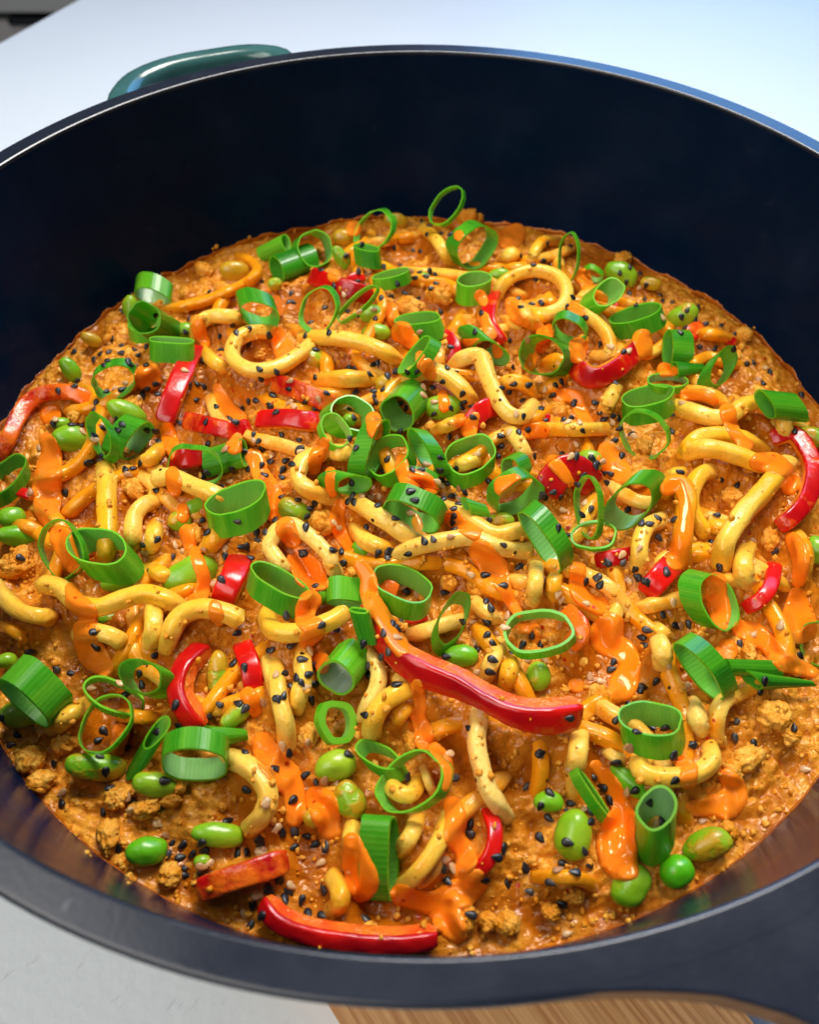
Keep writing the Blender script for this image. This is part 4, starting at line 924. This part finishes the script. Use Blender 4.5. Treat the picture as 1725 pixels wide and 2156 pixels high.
dg = bpy.context.evaluated_depsgraph_get()
for d in (
 ('F',[(290,60,45),(310,130,55),(300,230,72),(285,350,78),(290,480,68),(320,540,45)]),('F',[(1060,250,38),(1070,310,45),(1080,360,32)]),
 ('F',[(1560,150,48),(1600,240,45),(1660,330,45),(1700,430,50),(1725,480,55),(60,950,65,'D'),(110,985,45,'D')]),('F',[(1440,80,45),(1460,30,28)]),
 ('F',[(1200,740,36),(1230,820,38),(1255,900,38),(1240,980,42),(1195,1030,36)]),('F',[(1125,470,35),(1125,510,38)]),('F',[(1150,610,42),(1170,690,36)]),
 ('F',[(440,970,42),(470,1050,55),(540,1100,48),(540,1160,55)]),('F',[(1320,1070,35),(1330,1120,42),(1350,1160,26)]),('G',[(515,40,58),(540,130,68),(590,215,75),(655,270,42)]),
 ('F',[(370,640,62),(410,730,58),(450,820,42)]),('K',[(50,30,62),(100,140,72),(190,230,80),(240,330,58),(250,430,55),(240,500,45)]),('G',[(1530,440,48),(1570,530,38)]),
 ('K',[(400,380,78),(440,470,78),(470,560,55)]),('K',[(600,630,48),(625,760,75),(665,880,88),(650,960,42)]),('K',[(1220,410,50),(1240,500,58),(1230,600,58),(1285,680,55),(1300,760,58),(1260,830,38)]),
 ('K',[(900,960,58),(1010,1000,58),(1120,1010,70),(1230,970,88),(1350,900,68),(1370,850,45)]),('K',[(1170,1050,90),(1200,1120,85),(1245,1200,58)]),
 ('K',[(1110,65,36),(1165,125,40),(1190,220,30),(1170,300,24)]),('H',[(190,60,58),(250,150,80),(320,215,52)]),('D',[(110,1050,55),(150,1130,48)]),
 ('H',[(260,330,62),(220,430,48),(290,500,58),(240,570,45)]),('H',[(330,690,45),(340,740,35)]),('H',[(570,110,38),(620,190,45),(630,300,50),(690,400,52),(740,480,48),(790,570,52),(830,640,38)]),
 ('H',[(1310,20,62),(1390,110,70),(1440,200,50),(1480,300,34),(1545,400,26)]),('H',[(920,840,32),(930,900,38),(945,970,33),(930,1040,42),(960,1120,48),(970,1180,58)]),
 ('I',[(430,420,88),(410,500,72),(500,550,70),(560,600,52),(555,690,62),(520,770,78),(490,830,45)]),('I',[(240,60,48),(240,170,48),(280,235,45),(380,290,48)]),
 ('I',[(1090,140,58),(1100,230,62),(1120,330,55),(1130,390,36)]),('I',[(1250,420,48),(1340,450,58),(1420,520,52),(1500,610,58),(1600,660,45),(1690,690,36)]),('I',[(1160,550,58)]),
 ('I',[(1590,220,48),(1600,330,78),(1620,410,78),(1560,460,42)]),('E',[(1560,960,38),(1600,1030,48),(1620,1120,48),(1600,1220,38)]),
 ('L',[(350,170,36),(430,260,48),(480,350,48),(515,440,58),(495,540,88),(475,650,108),(500,740,98),(560,820,55)],2.2,None,'the big orange sauce blob','biggest blob of orange sauce beside the pale onion tube, lower right'),
 ('L',[(1160,230,42),(1205,310,68),(1170,400,78),(1060,420,55),(950,425,42)]),('L',[(880,140,38),(930,180,42),(920,255,52)]),('D',[(655,390,45),(665,465,42)]),('D',[(825,630,28),(830,690,38),(845,745,36)]),
 ('D',[(390,715,30),(388,790,28),(400,840,24)]),('D',[(905,745,48),(965,760,42),(1020,810,32)]),('D',[(1460,800,58),(1520,765,40)]),('D',[(1080,245,30),(1092,305,34)]),('D',[(985,60,45),(1010,115,32)]),
 ('E',[(120,80,38),(215,90,38),(255,160,38),(285,230,33),(330,280,26)]),('E',[(410,410,38),(440,480,68),(505,560,55)]),('E',[(90,490,38),(150,560,34),(195,620,24)]),
 ('E',[(790,655,38),(850,630,38),(895,720,30),(908,850,38),(885,960,48),(855,1090,60)]),('E',[(1165,180,45),(1180,245,38),(1220,330,34),(1290,385,32)]),('E',[(1350,490,48),(1450,500,52),(1520,535,42)]),
 ('E',[(1550,630,55)]),('A',[(910,755,72)],2.4,None,'the orange drop at upper left','big round drop of orange sauce beside an onion loop, upper left'),('A',[(310,985,55)]),('A',[(285,1140,42),(310,1200,48)]),('A',[(1215,410,36),(1230,480,38),(1265,540,26)]),
 ('A',[(1340,820,28),(1370,880,38),(1410,960,48),(1475,1000,36)]),('A',[(1030,1070,38),(1045,1150,42),(1080,1230,34)]),('A',[(1695,280,28),(1712,345,30)]),('B',[(530,310,42)]),('B',[(410,600,36)]),
 ('B',[(760,800,34),(775,870,38)]),('B',[(830,950,62),(880,1000,44)]),('B',[(1180,355,28),(1215,392,20)]),('B',[(1475,370,55),(1540,340,52),(1490,420,34)]),('B',[(1310,720,33),(1330,760,28)]),('B',[(1330,860,34),(1385,960,28)]),
 ('B',[(1505,770,36),(1530,850,38),(1595,890,26)]),('B',[(1410,1040,25),(1420,1080,28)]),('B',[(1690,950,30),(1690,1040,34)]),('B',[(940,1090,24),(940,1150,24)]),('B',[(60,960,42),(90,1040,52),(120,1090,55)]),
 ('C',[(265,450,46),(290,490,38)]),('C',[(205,630,28),(265,665,24)]),('C',[(245,880,50),(235,930,46)]),('C',[(640,830,52),(655,910,42)]),('C',[(60,780,32),(30,880,28)]),('C',[(770,1020,38),(830,1030,28)]),
 ('E',[(895,75,28),(1020,80,34),(1080,110,28)]),('H',[(1560,500,28),(1640,500,34),(1660,560,28)]),('I',[(230,770,42)]),('G',[(740,670,48),(720,770,38)]),('D',[(345,540,38),(300,620,42),(290,690,32)]),
 ('D',[(1140,990,46),(1200,1040,42),(1275,1090,38)]),('D',[(450,900,33),(430,1000,42),(460,1110,38),(510,1180,26)]),('C',[(-40,950,28),(-60,1000,30)]),('J',[(820,345,24)]),('D',[(1190,390,34),(1150,410,24)]),
 ('D',[(1280,370,28),(1240,450,44)]),('D',[(1610,460,42),(1690,450,46)]),('I',[(390,270,40)]),('B',[(1230,1010,24),(1300,1000,20)])): drizzle(dg, *d)
BLK = {'A':[(695,520),(745,565),(620,610),(670,600),(578,648),(665,655),(640,685),(745,605),(830,590),(852,620),(785,660),(800,680),(900,680),(898,568),(455,600),(1140,475),(1165,395),(1430,432),(1350,505),(1455,485),(1535,460),(1530,550),(1650,498),(1355,590),(1245,650),(1595,705),(1605,762),(1700,720),(360,842),(455,810),(470,780),(590,912),(578,958),(650,845),(750,830),(900,828),(880,860),(875,880),(960,798),(968,862),(1165,810),(1210,795),(1250,810),(1210,895),(1330,935),(1268,1028),(1105,1035),(445,1050),(490,1050),(328,1045),(715,1010),(755,1048),(725,1080),(630,1070),(905,1080),(950,1085),(975,1150),(578,1115),(620,1240),(1530,905),(1580,900),(1490,950),(1660,930),(1700,970),(1680,870),(1445,1030),(1410,1010),(1560,1110),(1590,1150),(1610,1190),(1505,1210),(1280,1170),(1610,165),(1290,230),(745,355),(955,370)],
'B':[(950,265),(985,350),(1070,340),(1125,348),(995,295),(780,432),(900,450),(945,452),(720,548),(815,535),(480,480),(580,410),(330,568),(560,570),(410,665),(555,635),(145,712),(350,800),(130,765),(160,768),(700,740),(760,730),(848,710),(930,740),(490,820),(555,850),(665,865),(908,615),(940,580),(975,605),(1000,575),(1035,597),(1040,648),(1010,680),(1065,820),(265,890),(380,950),(235,968),(10,970),(1660,625),(1560,480),(1540,745),(1560,795),(1320,830),(1490,1000),(1280,945),(1510,1165),(1130,1040),(300,1058),(55,1195),(500,1165),(535,1170),(650,1150),(680,1140),(790,1190),(740,1220),(860,1190),(630,1210),(295,1225),(1630,775),(1685,770),(800,648),(1640,535),(1695,510)],
'C':[(50,250),(190,262),(560,390),(500,425),(540,485),(625,430),(660,505),(560,555),(205,575),(170,632),(285,703),(10,610),(25,355),(65,375),(655,592),(600,625),(815,610),(765,600),(745,563),(915,655),(880,700),(905,765),(870,795),(965,712),(1030,740),(1120,755),(1205,805),(990,880),(1085,890),(1200,890),(1275,990),(1320,978),(1425,1035),(1380,1105),(1620,1180),(520,915),(375,868),(980,640),(470,1105),(140,1100),(105,1120),(85,1180),(215,1220),(350,1228)],
'D':[(50,345),(130,200),(30,240),(15,300),(365,228),(300,322),(230,280),(540,220),(655,250),(670,275),(650,215),(745,122),(715,200),(785,95),(1015,190),(1080,155),(920,95),(1105,70),(85,480),(195,515),(205,560),(185,580),(115,640),(155,665),(15,645),(90,700),(85,745),(90,865),(505,330),(530,375),(505,510),(545,565),(740,630),(715,705),(895,700),(885,830),(1065,625),(1060,700),(945,700),(820,460),(815,290),(850,320),(1130,320),(1025,355),(1195,310),(1210,280),(1200,230),(1255,310),(1270,375),(1440,490),(1435,550),(1420,610),(1550,470),(1600,455),(1575,370),(1515,170),(1490,210),(1610,175),(1685,320),(1440,195),(1575,270),(1165,690),(1275,690),(1360,765),(1120,495),(520,770),(1065,770),(1110,780),(1155,860),(1215,835),(1130,860),(1080,885),(1180,910),(1145,940),(1150,985),(1145,1020),(1155,1065),(1365,1015),(905,885),(790,1000),(680,918),(610,1055),(525,860),(500,890),(190,885),(290,895),(260,935),(50,1005),(235,1055),(240,985),(220,1210),(455,1200),(405,1195),(745,1195),(740,1240),(965,1135),(1020,1125),(1450,1160),(865,1215),(1640,615),(1690,850),(1715,870),(535,900)],
'E':[(15,165),(40,240),(150,240),(205,228),(270,300),(215,130),(380,190),(405,230),(345,128),(455,210),(490,222),(495,288),(465,360),(510,458),(570,320),(830,208),(820,305),(868,555),(1225,635),(1115,600),(1095,820),(840,845),(635,870),(685,875),(730,838),(740,960),(1450,1045),(1115,1140),(1060,985),(790,1165),(595,1155),(610,1195),(660,1225),(435,990),(425,1110),(330,470),(350,498),(350,522),(395,560),(440,565),(230,460),(415,620),(275,575),(150,445),(45,700),(15,700),(85,680),(135,710),(320,785),(120,900),(180,945),(545,790),(1575,300),(240,630),(360,1205),(260,815),(520,1110)],
'F':[(535,190),(555,175),(620,165),(865,188),(770,225),(820,220),(405,370),(960,355),(885,690),(965,660),(1060,765),(1385,760),(1245,540),(1275,615),(1460,545),(1365,905),(1540,770),(1480,705),(1520,705),(1695,535),(1580,615),(1585,660),(1635,615),(1625,260),(1530,220),(1610,200),(1430,225),(1275,245),(1245,265),(125,770),(1360,330),(1660,180)],
'G':[(185,170),(345,275),(437,305),(590,140),(955,190),(860,305),(875,372),(780,430),(1080,500),(1105,630),(1285,565),(1350,495),(1435,420),(1465,490),(1505,525),(1440,240),(1505,270),(1665,165),(1705,460),(1455,55),(965,665),(790,760),(615,815),(650,910),(335,865),(675,1010),(815,1095),(635,1155),(995,1125),(1015,965),(1525,1020),(1505,790),(1690,890),(380,1100),(110,685),(10,580),(640,660),(605,715),(580,50),(1400,1215),(70,745)],
'H':[(740,65),(750,20),(460,95),(220,30),(330,480),(430,500),(115,415),(290,240),(150,600),(25,635),(215,690),(280,725),(100,775),(180,800),(255,780),(210,835),(285,838),(145,858),(270,940),(65,935),(100,910),(600,1030),(590,595),(620,780),(620,725),(800,845),(715,525),(770,470),(800,500),(825,450),(705,670),(745,640),(850,265),(1095,275),(1375,370),(1345,335),(1350,455),(1205,455),(1350,540),(1390,590),(1290,625),(1105,670),(1390,690),(1375,765),(1500,650),(1635,535),(1570,600),(1240,1110),(1450,235),(1345,170),(680,35),(1550,120)],
'I':[(785,70),(595,55),(615,100),(665,135),(365,110),(420,20),(1120,45),(760,330),(845,405),(925,395),(670,430),(635,475),(650,522),(460,628),(450,670),(720,745),(640,780),(630,795),(185,970),(475,980),(1240,515),(1390,745),(1365,800),(1210,990),(1575,1030),(1210,1095),(1325,1130),(945,1135),(835,1200),(700,1030),(775,1030),(605,1060),(10,1190),(475,1240),(290,130),(380,150),(10,515),(1610,585),(550,880)],
'J':[(730,170),(1060,140),(1125,150),(1240,140),(1260,190),(1185,210),(1030,215),(1110,230),(1145,290),(1145,340),(1240,320),(1465,200),(1515,200),(1600,115),(1605,150),(1655,430),(1555,520),(1612,590),(1710,360),(1545,640)],
'K':[(580,100),(210,82),(120,185),(315,220),(385,275),(230,380),(940,235),(1240,240),(1675,295),(170,575),(240,565),(240,670),(370,650),(440,665),(30,620),(40,655),(320,600),(150,865),(85,935),(200,945),(185,990),(430,930),(290,993),(45,1090),(330,1080),(415,1090),(680,1110),(1165,795),(1190,880),(1330,520),(1325,580),(1530,680),(1490,730),(1665,790),(1555,895),(1330,1085),(1690,940),(1415,870)],
'L':[(10,95),(945,40),(830,100),(475,150),(835,258),(335,230),(395,300),(440,380),(680,390),(590,320),(70,335),(200,400),(165,440),(65,490),(10,415),(315,515),(280,690),(320,450),(10,610),(150,770),(220,825),(305,780),(75,885),(140,1015),(755,505),(180,640)]}
WHT = {'A':[(840,690),(710,825),(770,790),(848,885),(1275,982),(1140,715),(505,1090),(635,1050),(690,1040),(580,1140),(340,1015),(1385,1200),(240,1190)],'B':[(470,715),(595,650),(560,822),(880,570),(940,945),(1600,990),(1270,1165),(655,810)],
'C':[(620,518),(700,600),(345,1000),(440,880),(1355,1080),(760,700),(1395,1010),(555,905),(1050,900)],'D':[(140,150),(135,285),(160,305),(315,265),(960,190),(960,240),(1030,280),(25,615),(205,585),(980,665),(1290,600),(885,965),(640,870),(600,840),(580,860),(1040,770),(1080,800),(1090,850),(1180,810),(1530,350),(1165,500),(140,1200),(410,1025),(435,1055),(335,1105),(1130,1110),(1490,470),(1345,990),(1710,200),(690,865),(1180,880)],
'E':[(880,130),(340,160),(175,250),(250,250),(230,380),(195,460),(390,490),(590,335),(285,745),(150,790),(290,990),(620,1025),(510,1065),(1320,975),(555,1220),(450,245)],'F':[(790,255),(185,362),(980,540),(895,735),(1120,730),(880,655),(1075,690),(1480,270),(1690,145),(1560,45),(1380,715),(1415,300),(1320,930),(1255,715),(580,40)],
'G':[(735,365),(565,395),(790,1065),(800,1150),(1635,1100),(1700,310),(965,1215),(1620,480),(380,1040)],'H':[(140,25),(920,290),(1480,420),(1270,460),(1400,535),(1280,585),(1465,495),(800,555),(240,860),(245,1200),(95,1220),(1250,165),(1605,690),(260,640),(1300,765),(1700,690),(830,240)],
'I':[(135,245),(115,210),(825,260),(805,325),(1490,400),(1325,455),(315,715),(385,745),(550,125),(910,775),(565,1150),(870,410),(30,610),(290,265),(800,640)],'J':[(1605,195),(1285,265),(1240,285),(1700,50),(1020,95),(970,25),(1585,465),(1505,575)],
'K':[(430,250),(505,280),(65,390),(130,550),(35,700),(405,765),(1175,745),(220,905),(20,965),(1195,95),(1215,800)],'L':[(1645,190),(545,325),(270,430),(720,530),(1010,510),(290,1015),(175,1200),(550,50),(120,810),(185,190)]}
dg = bpy.context.evaluated_depsgraph_get()
# fine crumbs of mince clinging to noodles, beans and peppers: too many to count, one mesh
cv, cf = [], []
t_ = (1+5**.5)/2
IC = np.array([(-1,t_,0),(1,t_,0),(-1,-t_,0),(1,-t_,0),(0,-1,t_),(0,1,t_),(0,-1,-t_),(0,1,-t_),(t_,0,-1),(t_,0,1),(-t_,0,-1),(-t_,0,1)])/1.9
IF = [(0,11,5),(0,5,1),(0,1,7),(0,7,10),(0,10,11),(1,5,9),(5,11,4),(11,10,2),(10,7,6),(7,1,8),(3,9,4),(3,4,2),(3,2,6),(3,6,8),(3,8,9),(4,9,5),(2,4,11),(6,2,10),(8,6,7),(9,8,1)]
cl = np.random.RandomState(5)
for i in range(5200):
    X_, Y_ = cl.uniform(-10, PW+10), cl.uniform(430, 2010)
    if gnoise(np.array([X_*.012]), np.array([Y_*.012]), 40)[0] < -.12: continue
    h = cast(dg, X_, Y_)
    if not h: continue
    ob = h[2]
    while ob.parent: ob = ob.parent
    if not ob.name.startswith(('udon', 'noodle_sauce', 'mince', 'pepper')): continue
    if not ob.name.startswith(('noodle_sauce', 'mince')) and cl.rand() < (.45 if ob.name[0] == 'u' else .85): continue
    r = .00025+.0007*cl.rand()**2.2; P = CAM+ray(X_, Y_)*h[0]+h[1]*r*.25
    q = (IC*(1+cl.uniform(-.35, .35, (12, 1))))*r*cl.uniform(.7, 1.3, 3); n0 = len(cv); cv += (q+P).tolist(); cf += [(a+n0, b+n0, c+n0) for a, b, c in IF]
for X_, Y_, r in ((455,519,.0014),(448,524,.0008),(182,1797,.0012),(190,1803,.0007),(274,1845,.0016),(280,1852,.0012),(270,1860,.0008),(620,488,.0007),(1320,545,.0007),(1590,690,.0008),(60,1640,.0008),(1560,1800,.0007),(720,462,.0006)):
    h = cast(dg, X_, Y_)
    if h: q = IC*(1+cl.uniform(-.4, .4, (12, 1)))*r*.7; n0 = len(cv); cv += (q+CAM+ray(X_, Y_)*h[0]).tolist(); cf += [(a+n0, b+n0, c+n0) for a, b, c in IF]
o = add('mince_crumbs', mesh('mince_crumbs', cv, cf, M['mince'])); tag(o, 'fine orange crumbs of mince clinging to the noodles and beans', 'mince crumbs', kind='stuff')
seeds(dg, BLK, True); seeds(dg, WHT, False)
# ------------------------------------------------------------------ labels: each thing by its look and by the nearest landmark
CAT = dict(mince='mince', bean='edamame', noodle='noodle', pepper='red pepper', onion='spring onion', drizzle='sauce', seed='sesame seed')
GRP = dict(mince='lumps of mince in the sauce', bean='edamame beans in the curry', noodle='udon noodles in the pan', pepper='pieces of red pepper', onion='cut rings of spring onion', drizzle='drizzles of orange mayonnaise', seed='sesame seeds scattered on top')
refs = [t for t in THINGS if t['ref']]
byname = {t['o'].name: t for t in THINGS}
used = {}
ORD = ['', 'second ', 'third ', 'fourth ', 'fifth ', 'sixth ', 'seventh ', 'eighth ', 'ninth ', 'tenth ']
for t in THINGS:
    if t['label']: continue
    h = byname.get(t.get('host', ''))
    if h is not None and h['ref']: key = (t['look'], 'on', h['ref']); d = t['xy'][0]
    else:
        best = min((r for r in refs if r is not t), key=lambda r: np.hypot(*(r['xy']-t['xy'])))
        v = t['xy']-best['xy']; d = float(np.hypot(*v))
        w = ('right of' if v[0] > 0 else 'left of') if abs(v[0]) > abs(v[1]) else ('below' if v[1] > 0 else 'above')
        key = (t['look'], w, best['ref'])
    used.setdefault(key, []).append((d, t))
for (look, w, ref), L in used.items():
    L.sort(key=lambda q: q[0])
    for i, (d, t) in enumerate(L):
        cut = lambda q: q if len(q.split()) <= 16 else q.replace(' from the left', '').replace(' chilli', '').replace('sauce-coated ', 'coated ').replace('looped pale', 'pale')
        if len(L) == 1: s = look+' '+w+' '+ref
        elif w == 'on': s = (ORD[min(i, 9)] or 'first ')+look+' from the left on '+ref
        else: s = (ORD[min(i, 9)])+'closest '+look+' '+w+' '+ref
        t['label'] = cut(s)
for t in THINGS:
    g = GRP[t['kind']]
    if t['kind'] == 'seed': g = ('black' if t['look'].startswith('black') else 'pale')+' sesame seeds scattered on top'
    tag(t['o'], t['label'], CAT[t['kind']], g)
